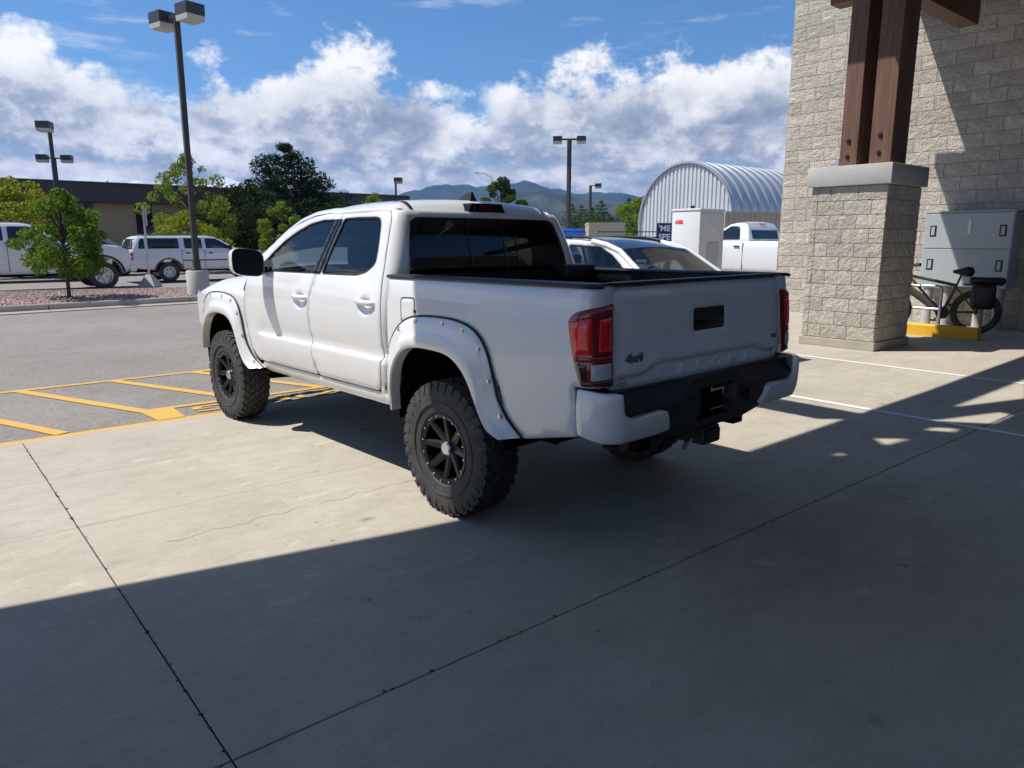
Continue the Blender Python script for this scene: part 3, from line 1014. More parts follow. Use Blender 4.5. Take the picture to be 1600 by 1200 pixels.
# canopy above and behind the camera: gable sheet cut for its shadow, outlooker beams, decks
M['bounce_soffit'] = simple('bounce_soffit_boards', (.40, .41, .42), .8)  # unseen underside kept pale so its bounce lifts the shade
can = group_obj('entry_canopy', 'timber entry canopy roof overhead, out of the picture', 'canopy', (0, 0, 0))
GY = 5.3
gp = [(-3.3, 2.7), (-1.71, 3.84), (-.33, 4.82), (.8, 5.44), (1.91, 5.66), (5.7, 5.49), (9.12, 5.22), (10.95, 5.08), (10.95, 8.2), (-6.5, 8.2), (-6.5, 4.2), (-4.4, 2.7)]
holes = [[(4.41, 6.61), (6.9, 6.55), (5.09, 7.45)], [(3.61, 6.81), (4.16, 7.52), (3.8, 8.0), (3.43, 7.9)], [(3.1, 7.05), (3.25, 7.1), (3.19, 7.49), (2.99, 7.57)], [(2.7, 6.69), (2.67, 7.21), (2.34, 7.09)], [(1.86, 6.73), (2.09, 6.74), (1.95, 6.9)]]
panel('shadow_gable', gp, lambda u, v: (u, GY, v), M['bounce_soffit'], can, (0, 1, 0), step=1.2, holes=holes, lip=.001, rim=.03)  # outline and openings cut to throw the ground shadow and light patches
dk = MB(); dk.box((-6.5, -4.3, 7.95), (WALL_X, GY + .05, 8.25)); dk.build('roof_deck', M['bounce_soffit'], can)
for xb in (1.72, 3.80):
    b = MB(); b.box((xb - .17, GY + .05, 5.35), (xb + .17, 6.75, 5.72)); b.build('outlooker', M['wood'], can)
b = MB(); b.box((9.7, -2.5, 6.62), (13.66, 7.44, 6.85)); b.build('roof_deck', M['wood'], can)  # unseen deck added to throw the lower shadow on wall and locker
b = MB(); b.box((12.7, -2.5, 6.1), (WALL_X - .01, 6.62, 6.35)); b.build('roof_deck', M['wood'], can)  # unseen deck added to throw the slanting shadow edge on the wall
lp = MB(); lp.box((-4.4, 4.72, 0), (-3.3, 5.83, 2.65)); lp.build('left_support', M['block'], can)
# unseen wall added behind the camera to dim the tailgate and the shade
fw_ = group_obj('dimming_wall', 'dark wall added unseen behind the camera to dim the shade', 'wall', (0, -6.2, 0))
b = MB(); b.box((-9.5, -.3, 0), (15.4, 0, 5.8)); b.build('dimming_slab', simple('dimming_wall_dark', (.10, .11, .12), .7), fw_)
for x in (-6, -2, 2, 6, 10):
    b = MB(); b.box((x, 0.001, .1), (x + 3.2, .06, 3.4)); b.build('window', simple('dimming_wall_pane', (.03, .035, .04), .3), fw_)  # dark panes on the added wall

# ================================================================== lockers, rack, posts, kerb, bicycle
M['locker'] = simple('locker_paint', (.42, .455, .455), .45, noise=.05, nscale=2)
lk = group_obj('bike_locker', 'grey metal two-tier locker cabinet against the block wall', 'locker', (15.0, 5.1, 0))
LY0, LY1, LZ0, LZ1 = -.74, .72, .74, 2.08
b = MB(); b.box((.012, LY0, LZ0), (.40, LY1, LZ1), bev=.008); b.build('carcass', M['locker'], lk)
b = MB(); b.box((.0, LY0 - .02, LZ1 + .002), (.41, LY1 + .02, LZ1 + .03), bev=.006); b.build('top_sheet', M['locker'], lk)
for (z0, z1) in ((LZ0 + .015, 1.425), (1.44, LZ1 - .015)):
    d = MB(); d.box((-.012, LY0 + .015, z0), (.01, LY1 - .015, z1), bev=.006)
    dr = d.build('door', M['locker'], lk)
    for y in (LY1 - .16, LY0 + .16):
        h = MB(); zc = (z0 + z1) / 2 + (.05 if z1 < 1.5 else 0)
        h.box((-.016, y - .055, zc - .1), (-.0125, y + .055, zc + .1)); h.build('latch_plate', M['black'], dr)
        h = MB(); h.box((-.028, y - .03, zc - .075), (-.0165, y + .03, zc + .075), bev=.004); h.build('latch', M['locker'], dr)
b = MB(); b.box((-.02, -.07, 1.70), (-.0125, -.02, 1.95)); b.build('label_plate', simple('paper', (.75, .75, .72), .7), lk)

yk = MB(); yk.prism([(0, 0), (0, .175), (.02, .195), (.16, .195), (.18, .175), (.18, 0)], -.65, .62, 'xz')
tag(yk.build('yellow_kerb', M['ykerb'], smooth=30), 'yellow painted kerb block in front of the bicycle', 'kerb').location = (13.22, 4.82, 0)

rk = group_obj('bike_rack', 'galvanised hoop bike rack behind the yellow kerb', 'bike rack', (13.72, 5.3, 0))
b = MB(); b.tube([(0, -.36, 0), (0, -.36, .74), (0, -.34, .79), (0, -.29, .81), (0, .29, .81), (0, .34, .79), (0, .36, .74), (0, .36, 0)], .026, 10); b.build('hoop', M['steel'], rk, smooth=60)
b = MB(); b.tube([(0, -.335, .42), (0, .335, .42)], .022, 10); b.build('cross_bar', M['steel'], rk, smooth=60)
M['bollard'] = simple('bollard_concrete', (.42, .40, .36), .85, noise=.1, bump=.1)
for i, (x, y, lab) in enumerate([(15.12, 5.68, 'nearest the stone pier'), (15.14, 5.38, 'second from the stone pier'), (15.12, 4.80, 'behind the bicycle frame'), (15.14, 4.50, 'behind the rear bicycle wheel')]):
    p = MB(); p.lathe([(0, .10), (.03, .085), (.735, .085)], 18, 'z')
    tag(p.build('stub_post', M['bollard'], smooth=40), 'short round tan post carrying the grey locker, ' + lab, 'post', 'stub posts under the locker').location = (x, y, 0)

def bicycle():
    root = group_obj('bicycle', 'grey fat-tyre electric bicycle with a black pannier parked at the rack', 'bicycle', (14.05, 4.50, 0), math.atan2(.46, 1.2), scale=1.06)
    rw, fw2, R_ = Vector((0, 0, .36)), Vector((0, 1.26, .36)), .36
    bikegrey = simple('bicycle_frame_paint', (.085, .085, .08), .4)
    for nm, c in (('rear_wheel', rw), ('front_wheel', fw2)):
        t = MB(); t.lathe([(-.05, R_ - .095), (-.062, R_ - .045), (-.04, R_ - .008), (0, R_), (.04, R_ - .008), (.062, R_ - .045), (.05, R_ - .095)], 40, 'x', c, close=True)
        w = t.build(nm, M['rubber'], root, smooth=50)
        r = MB(); r.lathe([(-.045, R_ - .105), (-.045, R_ - .08), (.045, R_ - .08), (.045, R_ - .105)], 40, 'x', c, close=True)
        r.lathe([(-.05, .03), (.05, .03)], 14, 'x', c)
        for q in range(20):
            a = q * 2 * math.pi / 20
            r.tube([c + Vector(((-.03 if q % 2 else .03), .03 * math.cos(a), .03 * math.sin(a))), c + Vector((0, (R_ - .07) * math.cos(a + .25), (R_ - .07) * math.sin(a + .25)))], .002, 4)
        r.build('rim', M['black'], w)
    bb = Vector((0, .46, .34)); st = Vector((0, .30, .78)); ht = Vector((0, 1.0, .93)); hb = Vector((0, 1.05, .76))
    f = MB()
    f.tube([bb, hb], [.072, .055], 12); f.tube([st, ht], .026, 10); f.tube([bb, st], .024, 10); f.tube([ht + Vector((0, -.02, .05)), hb + Vector((0, .02, -.05))], .032, 12)
    f.tube([Vector((0, .62, .50)), ht], .02, 8)
    for s in (-.07, .07):
        f.tube([bb + Vector((s * .6, 0, 0)), rw + Vector((s, 0, 0))], .014, 8); f.tube([st + Vector((s * .4, 0, -.04)), rw + Vector((s, 0, 0))], .013, 8)
    f.build('frame', bikegrey, root, smooth=50)
    k = MB()
    for s in (-.075, .075): k.tube([hb + Vector((s, .03, -.05)), fw2 + Vector((s, 0, 0))], .018, 8)
    k.tube([hb + Vector((-.09, .03, -.05)), hb + Vector((.09, .03, -.05))], .02, 8); k.build('fork', M['black'], root, smooth=50)
    h = MB(); top = ht + Vector((0, -.02, .13)); h.tube([ht, top], .02, 8); h.tube([top + Vector((-.34, -.12, .04)), top + Vector((-.2, 0, .03)), top, top + Vector((.2, 0, .03)), top + Vector((.34, -.12, .04))], .014, 8)
    h.box(top + Vector((-.05, .02, -.02)), top + Vector((.05, .08, .05)), bev=.01)
    hb_ = h.build('handlebar', M['black'], root, smooth=50)
    g = MB()
    for s in (-1, 1):
        g = MB(); g.tube([top + Vector((s * .22, -.03, .034)), top + Vector((s * .36, -.14, .042))], .019, 8)
        g.build('grip', M['rubber'], hb_, smooth=50)
    s_ = MB(); s_.tube([st, st + Vector((0, -.06, .2))], .016, 8); s_.build('seat_post', M['black'], root)
    sd = MB(); sd.lathe([(-.15, .02), (-.12, .075), (-.05, .085), (.05, .05), (.15, .022)], 14, 'y', (0, .22, 1.0))
    o = sd.build('saddle', M['black'], root, smooth=60)
    rr = MB()
    for s in (-.06, .06): rr.tube([(s, .22, .80), (s, -.34, .80)], .008, 6); rr.tube([(s, -.2, .80), (s * 1.2, 0, .37)], .008, 6)
    rr.box((-.08, -.32, .80), (.08, .14, .812)); rr.build('rear_rack', M['black'], root)
    bg = MB(); bg.box((-.22, -.24, .42), (-.085, .10, .82), bev=.065); bg.build('pannier_bag', M['black'], root, smooth=50)
    bg = MB(); bg.box((-.15, -.36, .815), (.12, .14, .92), bev=.05); bg.build('rack_bag', M['black'], root, smooth=50)
    c = MB(); c.lathe([(-.09, .10), (-.085, .10)], 24, 'x', bb); c.tube([bb + Vector((-.1, 0, 0)), bb + Vector((-.11, .12, -.12))], .012, 6); c.tube([bb + Vector((.09, 0, 0)), bb + Vector((.1, -.12, .12))], .012, 6)
    c.tube([bb + Vector((-.1, 0, 0)), bb + Vector((.1, 0, 0))], .015, 6); c.build('crankset', M['black'], root)
    for p0, p1 in (((-.16, .07, -.135), (-.1, .17, -.11)), ((.1, -.17, .11), (.16, -.07, .135))):
        c = MB(); c.box(bb + Vector(p0), bb + Vector(p1)); c.build('pedal', M['black'], root)
bicycle()
# ================================================================== wheels
def tyre_mesh(Rt, hw, Rr, lugs=True, n=56, seed=2):
    """tyre about the x axis; outer face towards -x"""
    m = MB()
    prof = [(-hw * .80, Rr), (-hw * .93, Rr + .015), (-hw, Rr + (Rt - Rr) * .45), (-hw * .98, Rt - .055), (-hw * .90, Rt - .022), (-hw * .6, Rt - .012), (0, Rt - .010),
            (hw * .6, Rt - .012), (hw * .90, Rt - .022), (hw * .98, Rt - .055), (hw, Rr + (Rt - Rr) * .45), (hw * .93, Rr + .015), (hw * .80, Rr)]
    m.lathe(prof, n, 'x', close=True)
    # raised ring on the sidewall
    m.lathe([(-hw - .001, Rr + (Rt - Rr) * .30), (-hw - .005, Rr + (Rt - Rr) * .34), (-hw - .005, Rr + (Rt - Rr) * .37), (-hw - .001, Rr + (Rt - Rr) * .41)], n, 'x', close=True)
    if lugs:
        rs = random.Random(seed)
        K = 34
        for k in range(K):
            for r_, (x0, x1, off) in enumerate([(-.93, -.58, 0), (-.50, -.20, .5), (-.14, .14, .15), (.20, .50, .6), (.58, .93, .35)]):
                a0 = (k + off) * 2 * math.pi / K; da = 2 * math.pi / K * (.30 if r_ in (0, 4) else .33)
                sk = .05 if r_ % 2 else -.04
                v = []
                for (xx, s_) in ((x0, sk), (x1, -sk)):
                    for aa in (a0 - da + s_, a0 + da + s_ + rs.uniform(-.02, .02)):
                        for rr in (Rt - .022 if abs(xx) > .7 else Rt - .013, Rt - (.006 if abs(xx) > .8 else 0)):
                            v.append((xx * hw, rr * math.cos(aa), rr * math.sin(aa)))
                m.add(v, [(0, 2, 3, 1), (4, 5, 7, 6), (0, 1, 5, 4), (2, 6, 7, 3), (1, 3, 7, 5)])
            # shoulder lugs wrapping onto the sidewall
            for s_ in (-1, 1):
                a0 = k * 2 * math.pi / K + (0 if s_ < 0 else .06); da = 2 * math.pi / K * (.28 if k % 2 else .20)
                v = []
                for (xx, rr) in ((.90, Rt - .010), (1.0, Rt - .035), (1.015, Rt - (.075 if k % 2 else .06)), (.97, Rt - .075), (.86, Rt - .03)):
                    for aa in (a0 - da, a0 + da):
                        v.append((s_ * xx * hw, rr * math.cos(aa), rr * math.sin(aa)))
                m.add(v, [(0, 1, 3, 2), (2, 3, 5, 4), (4, 5, 7, 6), (0, 2, 4, 6, 8), (1, 9, 7, 5, 3)])
    return m

def rim_mesh(Rr, hw, spokes=8, dish=.05):
    m = MB()
    m.lathe([(-hw * .82, Rr + .006), (-hw * .86, Rr + .010), (-hw * .90, Rr), (-hw * .84, Rr - .022), (-hw * .55, Rr - .03), (hw * .7, Rr - .035), (hw * .7, Rr - .02), (-hw * .5, Rr - .012)], 48, 'x', close=True)
    m.lathe([(hw * .2, 0), (hw * .2, Rr - .03)], 40, 'x')          # back plate closing the wheel behind the spokes
    m.lathe([(-hw * .62, .0), (-hw * .62, .052), (-hw * .5, .075), (hw * .2, .08)], 28, 'x')
    for k in range(spokes):
        a = k * 2 * math.pi / spokes
        c, s_ = math.cos(a), math.sin(a)
        def P(x, r, w): return (x, r * c - w * s_, r * s_ + w * c)
        x_hub, x_rim = -hw * .52, -hw * .78
        v = [P(x_hub, .05, -.030), P(x_hub, .05, .030), P(x_rim, Rr - .02, .022), P(x_rim, Rr - .02, -.022),
             P(x_hub - .012, .05, -.014), P(x_hub - .012, .05, .014), P(x_rim - .008, Rr - .02, .010), P(x_rim - .008, Rr - .02, -.010),
             P(hw * .1, .06, -.028), P(hw * .1, .06, .028), P(-hw * .2, Rr - .02, .02), P(-hw * .2, Rr - .02, -.02)]
        m.add(v, [(4, 5, 6, 7), (0, 4, 7, 3), (5, 1, 2, 6), (0, 3, 11, 8), (1, 9, 10, 2), (3, 7, 6, 2, 10, 11)])
    return m

def add_wheel(parent, name, loc, tyre_me, rim_me, cap_me, flip, bolt_me=None, rimmat=None):
    e = bpy.data.objects.new(name, tyre_me); COL.objects.link(e); e.parent = parent; e.location = loc
    e.rotation_euler = (rng.uniform(0, 6), 0, math.pi if flip else 0)
    for nm, me in (('rim', rim_me), ('hub_cap', cap_me), ('rim_bolts', bolt_me)):
        if me is None: continue
        o = bpy.data.objects.new(nm, me); COL.objects.link(o); o.parent = e
        if nm == 'rim_bolts': o['kind'] = 'stuff'
    return e

# ================================================================== the lifted white pickup
def hero_truck():
    T = group_obj('pickup_truck', 'lifted white double-cab pickup with bolted fender flares, parked half in shade', 'pickup truck', (3.26, 3.42, 0), R(2.5))
    W = M['white']
    WB = 3.236
    # ---- side surface ------------------------------------------------
    low = spl([(.50, .868), (.56, .885), (.62, .905), (.70, .922), (.78, .930), (.835, .928)], 60)
    upp = spl([(.89, .902), (.95, .913), (1.05, .922), (1.15, .921), (1.25, .908), (1.33, .888), (1.45, .850), (1.58, .806), (1.70, .762), (1.76, .738), (1.80, .712)], 200)
    plain = spl([(.50, .868), (.62, .902), (.75, .918), (.89, .921), (1.05, .926), (1.15, .922), (1.25, .908), (1.33, .888)], 120)
    handles = [(1.775, 1.17), (.865, 1.185)]
    def hw_door(y, z):
        if z <= .835: x = low(z)
        elif z < .89:
            t = (z - .835) / .055
            # ledge above the lower bulge: turns in sharply, then runs up
            x = .928 - .030 * sstep(0, .35, t) + .004 * t
        else: x = upp(z)
        if z < 1.0 or y > 2.3:
            b = sstep(2.58, 2.40, y)
            if z < 1.33: x = x * b + plain(z) * (1 - b)
        for hy, hz in handles:
            r2 = ((y - hy) / .085) ** 2 + ((z - hz + .012) / .062) ** 2
            if r2 < 1: x -= .024 * (1 - r2) ** .7
        return x
    sd = lambda y, z: (-hw_door(y, z), y, z)
    OUT = (-1, 0, 0); OUTW = (-1, -1, 0)
    # doors
    fd = [(2.60, .615), (1.56, .625), (1.615, .78), (1.645, .95), (1.645, 1.10), (1.60, 1.28), (1.555, 1.40), (1.47, 1.60), (1.405, 1.782), (1.62, 1.779), (1.82, 1.758), (2.02, 1.712), (2.22, 1.640), (2.42, 1.545), (2.60, 1.44), (2.70, 1.365), (2.735, 1.28), (2.765, 1.10), (2.755, .90), (2.70, .72)]
    fw_h = [(2.44, 1.345), (1.63, 1.352), (1.555, 1.52), (1.475, 1.735), (1.66, 1.735), (1.84, 1.712), (2.02, 1.660), (2.20, 1.585), (2.36, 1.490), (2.47, 1.405)]
    rd = [(1.55, .625), (.735, .63), (.70, .70), (.685, .85), (.68, 1.10), (.69, 1.25), (.715, 1.42), (.745, 1.58), (.775, 1.72), (.80, 1.765), (.85, 1.782), (1.10, 1.789), (1.398, 1.784), (1.463, 1.60), (1.548, 1.40), (1.593, 1.28), (1.637, 1.10), (1.637, .95), (1.607, .78)]
    rw_h = [(1.50, 1.352), (1.02, 1.358), (.90, 1.383), (.815, 1.44), (.83, 1.55), (.87, 1.69), (.90, 1.73), (.95, 1.742), (1.20, 1.745), (1.375, 1.740), (1.43, 1.58)]
    hf = [(hy - .13, hy + .13, hz - .10, hz + .10, .016) for hy, hz in handles]
    ledge = (0.69, 2.72, .80, .93, .0135)
    f_obj = panel('front_door', fillet(fd, .03), sd, W, T, OUT, .045, [fillet(fw_h, .03)], fine=[hf[0], (1.56, 2.72, .81, .92, .0125)], mirror=True, lip=.0035, rim=.007)
    r_obj = panel('rear_door', fillet(rd, .03), sd, W, T, OUT, .045, [fillet(rw_h, .035)], fine=[hf[1], (.69, 1.62, .81, .92, .0125)], mirror=True, lip=.0035, rim=.007)
    back = [(2.80, .63), (.66, .64), (.66, 1.25), (.70, 1.45), (.76, 1.72), (.84, 1.775), (1.40, 1.778), (1.62, 1.772), (1.82, 1.750), (2.02, 1.704), (2.22, 1.632), (2.42, 1.537), (2.60, 1.432), (2.72, 1.35), (2.80, 1.2)]
    panel('seam_backing', back, lambda y, z: (-(hw_door(y, z) - .011 - .012 * sstep(1.0, 1.25, z) * 0), y, z), M['seal'], T, OUT, .04, [[(y, z) for y, z in fillet(fw_h, .03)], [(y, z) for y, z in fillet(rw_h, .035)]], fine=[hf[0], hf[1], (.69, 2.72, .81, .92, .02)], mirror=True, lip=.001, rim=0)  # black sheet behind the doors, darkens the seams between them
    def scale_poly(pl, d):
        c = np.array(pl).mean(0); p = np.array(pl); v = p - c
        return [tuple(c + q * (1 + d / max(np.hypot(*q), .05))) for q in v]
    gs = lambda y, z: (-(hw_door(y, z) - .012), y, z)
    for hole, nm, par in ((fw_h, 'door_glass', f_obj), (rw_h, 'door_glass', r_obj)):
        g_ = panel(nm, fillet(scale_poly(hole, .012), .03), gs, M['glass'], T, OUT, .05, lip=.0005, rim=0, mirror=True)
        s2 = panel('window_seal', fillet(scale_poly(hole, .006), .03), lambda y, z: (-(hw_door(y, z) - .004), y, z), M['seal'], T, OUT, .03, [fillet(scale_poly(hole, -.016), .03)], lip=.002, rim=.01, mirror=True)
    # black applique on the middle pillar and the mirror sail
    bp_ = [(1.515, 1.36), (1.615, 1.36), (1.545, 1.52), (1.468, 1.725), (1.40, 1.725), (1.445, 1.58)]
    for seam_f in (True, False):
        sx = lambda z: float(np.interp(z, [1.35, 1.40, 1.60, 1.782], [1.568, 1.551, 1.467, 1.402]))
        zz = np.linspace(1.357, 1.735, 12)
        fe = [(float(np.interp(z, [1.352, 1.52, 1.735], [1.622, 1.55, 1.47])), z) for z in zz]
        re_ = [(float(np.interp(z, [1.352, 1.58, 1.74], [1.506, 1.436, 1.382])), z) for z in zz]
        se = [(sx(z) + (.004 if seam_f else -.004), z) for z in zz]
        pl_ = (fe + se[::-1]) if seam_f else (se + re_[::-1])
        panel('pillar_trim', pl_, lambda y, z: (-(hw_door(y, z) + .007), y, z), M['blackgloss'], T, OUT, .025, lip=.002, rim=.010, mirror=True)
    # handles
    for i, (hy, hz) in enumerate(handles):
        for s, ds in ((-1, f_obj if i == 0 else r_obj), ):
            for k, sg in enumerate((1, -1)):
                h = MB(); x0 = -(upp(hz)) - .012
                h.tube([(sg * (x0 + .028), hy + .118, hz + .012), (sg * (x0 + .004), hy + .09, hz + .012), (sg * (x0 - .006), hy + .03, hz + .012), (sg * (x0 - .006), hy - .05, hz + .010), (sg * (x0 + .004), hy - .10, hz + .008), (sg * (x0 + .028), hy - .122, hz + .008)],
                       [.012, .016, .018, .019, .018, .013], 10)
                h.build('handle', W, (f_obj if i == 0 else r_obj)[k], smooth=70)
    # rocker sill below the doors
    sill = [(2.62, .555), (2.52, .605), (.62, .618), (.62, .54), (.70, .535), (2.45, .528)]
    panel('rocker', sill, lambda y, z: (-(low(max(.5, z)) - .006), y, z), W, T, OUT, .05, mirror=True, lip=.008)
    # ---- cab back: wraps round the corner ---------------------------
    rc = .155
    def y_rear(z): return .615 + .125 * max(0, (z - 1.34) / .46) ** 1.6
    def cab_wrap(u, z):
        """u: distance run from the left side (u=0 at y=.69 going back), round the corner and across"""
        h = hw_door(.69, z) - .004
        yr = y_rear(z); y0 = .69
        straight = max(0.0, y0 - (yr + rc))
        yc = max(yr + rc, y0) if straight == 0 else yr + rc
        if straight == 0: pass
        arc = rc * math.pi / 2
        if straight > 0 and u < straight: return (-h, y0 - u, z)
        u2 = u - straight
        if u2 < arc:
            a = u2 / rc
            return (-h + rc * (1 - math.cos(a)), yr + rc - rc * math.sin(a), z)
        return (-h + rc + (u2 - arc), yr + .0 - .018 * 0, z)
    # simple parametrisation: t in [0, 1] across from left seam to right seam
    def cab_back(t, z):
        h = hw_door(.69, z) - .003
        yr = y_rear(z)
        ys = float(np.interp(z, [.63, .70, .85, 1.10, 1.25, 1.42, 1.58, 1.72, 1.765, 1.80], [.725, .695, .680, .675, .685, .710, .740, .770, .800, .83])) - .002
        r_ = .17
        s1 = max(.0, ys - (yr + r_))
        depth = max(ys - yr, .05)
        rr = min(r_, depth)
        arc = rr * math.pi / 2
        halfw = h - rr
        total = s1 + arc + halfw
        d = (1 - abs(t)) * total
        if d < s1: x, y = h, ys - d
        elif d < s1 + arc:
            a = (d - s1) / rr
            x, y = h - rr * (1 - math.cos(a)), yr + rr - rr * math.sin(a)
        else:
            x, y = h - rr - (d - s1 - arc), yr
            y -= .02 * (1 - (x / max(halfw, .01)) ** 2)
        return (-x if t < 0 else x, y, z)
    ow = [(-.999, .56), (.999, .56), (.999, 1.782), (-.999, 1.782)]
    rwin = fillet([(-.735, 1.345), (.735, 1.345), (.69, 1.60), (.655, 1.715), (.60, 1.738), (-.60, 1.738), (-.655, 1.715), (-.69, 1.60)], .03)
    # in t units across the width (t=1 is the seam): convert window x to t
    def x_to_t(x, z):
        lo, hi = 0., 1.
        for _ in range(30):
            m_ = (lo + hi) / 2
            if cab_back(m_, z)[0] < abs(x): lo = m_
            else: hi = m_
        return math.copysign(lo, x)
    rwt = [(x_to_t(x, z), z) for x, z in rwin]
    panel('cab_back', ow, cab_back, W, T, (0, -1, 0), .035, [rwt], lip=.004, rim=.02, edge_step=.03)
    panel('rear_window', [(x_to_t(x, z), z) for x, z in fillet([(-.75, 1.33), (.75, 1.33), (.70, 1.60), (.665, 1.72), (.605, 1.748), (-.605, 1.748), (-.665, 1.72), (-.70, 1.60)], .03)],
          lambda t, z: (lambda p: (p[0], p[1] + .010, p[2]))(cab_back(t, z)), M['glass_rear'], T, (0, -1, 0), .08, lip=.0005, rim=0)
    # slider frame bars on the rear window
    for x in (-.215, .10, .215):
        b = MB(); b.grid(lambda z, dx: (lambda p: (p[0], p[1] + .006, p[2]))(cab_back(x_to_t(x + dx, z), z)), np.linspace(1.34, 1.735, 8), [-.009, .009]); b.build('slider_bar', M['blackgloss'], T, fix=False)
    # ---- roof --------------------------------------------------------
    rsec = spl([(0, 1.872), (.25, 1.868), (.45, 1.858), (.58, 1.846), (.65, 1.832), (.69, 1.815), (.715, 1.797), (.733, 1.776)], 200)
    yb = .735
    def roof(x, y):
        z = rsec(min(abs(x), .733))
        if y > 1.15: z -= .058 * ((y - 1.15) / .80) ** 2
        if y < 1.0:
            t = (1.0 - y) / (1.0 - yb)
            z -= (.010 * t + .082 * max(0, (t - .45) / .55) ** 2.2) * (1 if z > 1.79 else max(0, (z - 1.77) / .03))
        return (x, y, z)
    xs = [-.735, -.72, -.70, -.67, -.63, -.58, -.5, -.35, -.18, 0, .18, .35, .5, .58, .63, .67, .70, .72, .735]
    rp = MB()
    ys_ = list(np.linspace(yb, 1.0, 12)) + list(np.linspace(1.08, 1.98, 14))
    rp.grid(lambda y, x: (lambda p: (p[0] * (1 - .05 * max(0, (y - 1.3) / .68) ** 2), p[1] + (.0 if y > .95 else (0.02 - .055 * abs(x) ** 2 * 0)), p[2] if abs(x) < .734 else p[2] - .012))(roof(x, y)), ys_, xs)
    rp.build('roof', W, T, smooth=60, fix=False)
    for o in T.children:
        if o.name.startswith('roof'):
            bm = bmesh.new(); bm.from_mesh(o.data)
            if sum(f.normal.z for f in bm.faces) < 0: bmesh.ops.reverse_faces(bm, faces=bm.faces[:])
            bm.to_mesh(o.data); bm.free()
    for s in (-1, 1):
        d = MB(); d.grid(lambda y, dx: (lambda p: (p[0], p[1], p[2] + .004))(roof(s * (.60 + dx - .02 * max(0, (y - 1.3) / .68)), y)), ys_[0:18], [-.011, .011]); d.build('roof_ditch_strip', M['black'], T, fix=False)
    for s in (-1, 1):
        q = MB(); q.tube([(s * .690, .775, 1.760), (s * .703, .83, 1.775), (s * .712, 1.1, 1.781), (s * .712, 1.4, 1.776), (s * .708, 1.7, 1.756)], [.012, .024, .024, .024, .02], 8); q.build('roof_side_rail', W, T, smooth=60)
    # third brake light, shark fin
    def back_pt(x, z, o=.0):
        p = cab_back(x_to_t(x, min(z, 1.775)), min(z, 1.775)); return p
    bl = MB()
    y_b = .742
    bl.prism([(-.17, 1.775), (.17, 1.775), (.135, 1.838), (-.135, 1.838)], y_b - .028, y_b + .08, 'xz'); brake = bl.build('brake_lamp', M['blackgloss'], T)
    for x0, x1, mt in ((-.115, -.06, 'clearlens'), (-.055, .055, 'darkred'), (.06, .115, 'clearlens')):
        q = MB(); q.box((x0, y_b - .034, 1.788), (x1, y_b - .026, 1.826), bev=.003); q.build('lens', M[mt] if mt != 'clearlens' else M['smoke'], brake)
    fin = MB()
    fin.add([(-.03, .86, 1.862), (.03, .86, 1.862), (.022, 1.04, 1.868), (-.022, 1.04, 1.868), (-.006, .875, 1.925), (.006, .875, 1.925), (.004, .93, 1.918), (-.004, .93, 1.918)],
            [(0, 1, 5, 4), (1, 2, 6, 5), (2, 3, 7, 6), (3, 0, 4, 7), (4, 5, 6, 7)])
    fin.build('roof_antenna', M['black'], T)
    # ---- pillars and windscreen --------------------------------------
    ap = MB()
    for s in (-1, 1):
        a = MB()
        path = [(1.36, .722, 1.772), (1.60, .728, 1.776), (1.80, .733, 1.764), (2.02, .735, 1.722), (2.22, .748, 1.652), (2.42, .770, 1.556), (2.60, .795, 1.452), (2.78, .822, 1.345)]
        v = []
        for (y, x, z) in path:
            v += [(s * (x + .004), y, z + .004), (s * (x - .012), y + .02, z + .028), (s * (x - .075), y + .045, z + .042), (s * (x - .075), y + .02, z - .01)]
        n = len(path)
        a.add(v, [(i * 4 + j, (i + 1) * 4 + j, (i + 1) * 4 + (j + 1) % 4, i * 4 + (j + 1) % 4) for i in range(n - 1) for j in range(4)])
        a.build('front_pillar', W, T, smooth=50)
    ws = MB(); ws.grid(lambda t, x: (x * (.655 + .10 * t), 1.93 + .93 * t - .06 * x * x * 0 + .10 * (1 - x * x) * (.6 + .4 * t), 1.808 - .03 * x * x - .46 * t + .02 * (1 - x * x)), np.linspace(0, 1, 8), np.linspace(-1, 1, 13))
    ws.build('windscreen', M['glass_clear'], T, smooth=180)
    # ---- bed -----------------------------------------------------------
    YE, RC = -1.115, .105
    bedp = spl([(.50, .868), (.60, .893), (.70, .910), (.80, .917), (.845, .917), (.875, .923), (.95, .929), (1.05, .931), (1.15, .929), (1.25, .922), (1.33, .910), (1.37, .900), (1.39, .892)], 200)
    def tail_y(z): return YE + .035 * max(0, (z - .9)) / .5
    def bed(u, z):
        h = bedp(z); ye = tail_y(z)
        ys = YE + RC
        if u > ys: return (-h, u, z)
        s_ = ys - u
        off = ye - YE
        arc = RC * math.pi / 2
        if s_ < arc:
            a = s_ / RC
            return (-h + RC * (1 - math.cos(a)), ys - RC * math.sin(a) + off * (s_ / arc), z)
        return (-h + RC + (s_ - arc), ye, z)
    U_END = YE + RC - RC * math.pi / 2 - (.93 - RC - .785)
    def arch(cy, rx, rz, zc, y_lo_f, y_lo_r, zlo, n=14, p=2.6):
        pts = []
        for i in range(n + 1):
            a = math.pi * i / n
            c, s_ = math.cos(a), math.sin(a)
            pts.append((cy + math.copysign(abs(c) ** (2 / p), c) * rx, zc + abs(s_) ** (2 / p) * rz))
        return [(y_lo_f, zlo)] + pts + [(y_lo_r, zlo)]
    ra = arch(.02, .50, .40, .62, .52, -.48, .50)
    side_out = [(.59, 1.372), (.59, .55), (.52, .53)] + ra[1:-1] + [(-.50, .57), (-.62, .58), (-.985, .665), (-.985, .915), (U_END, .915), (U_END, 1.385)]
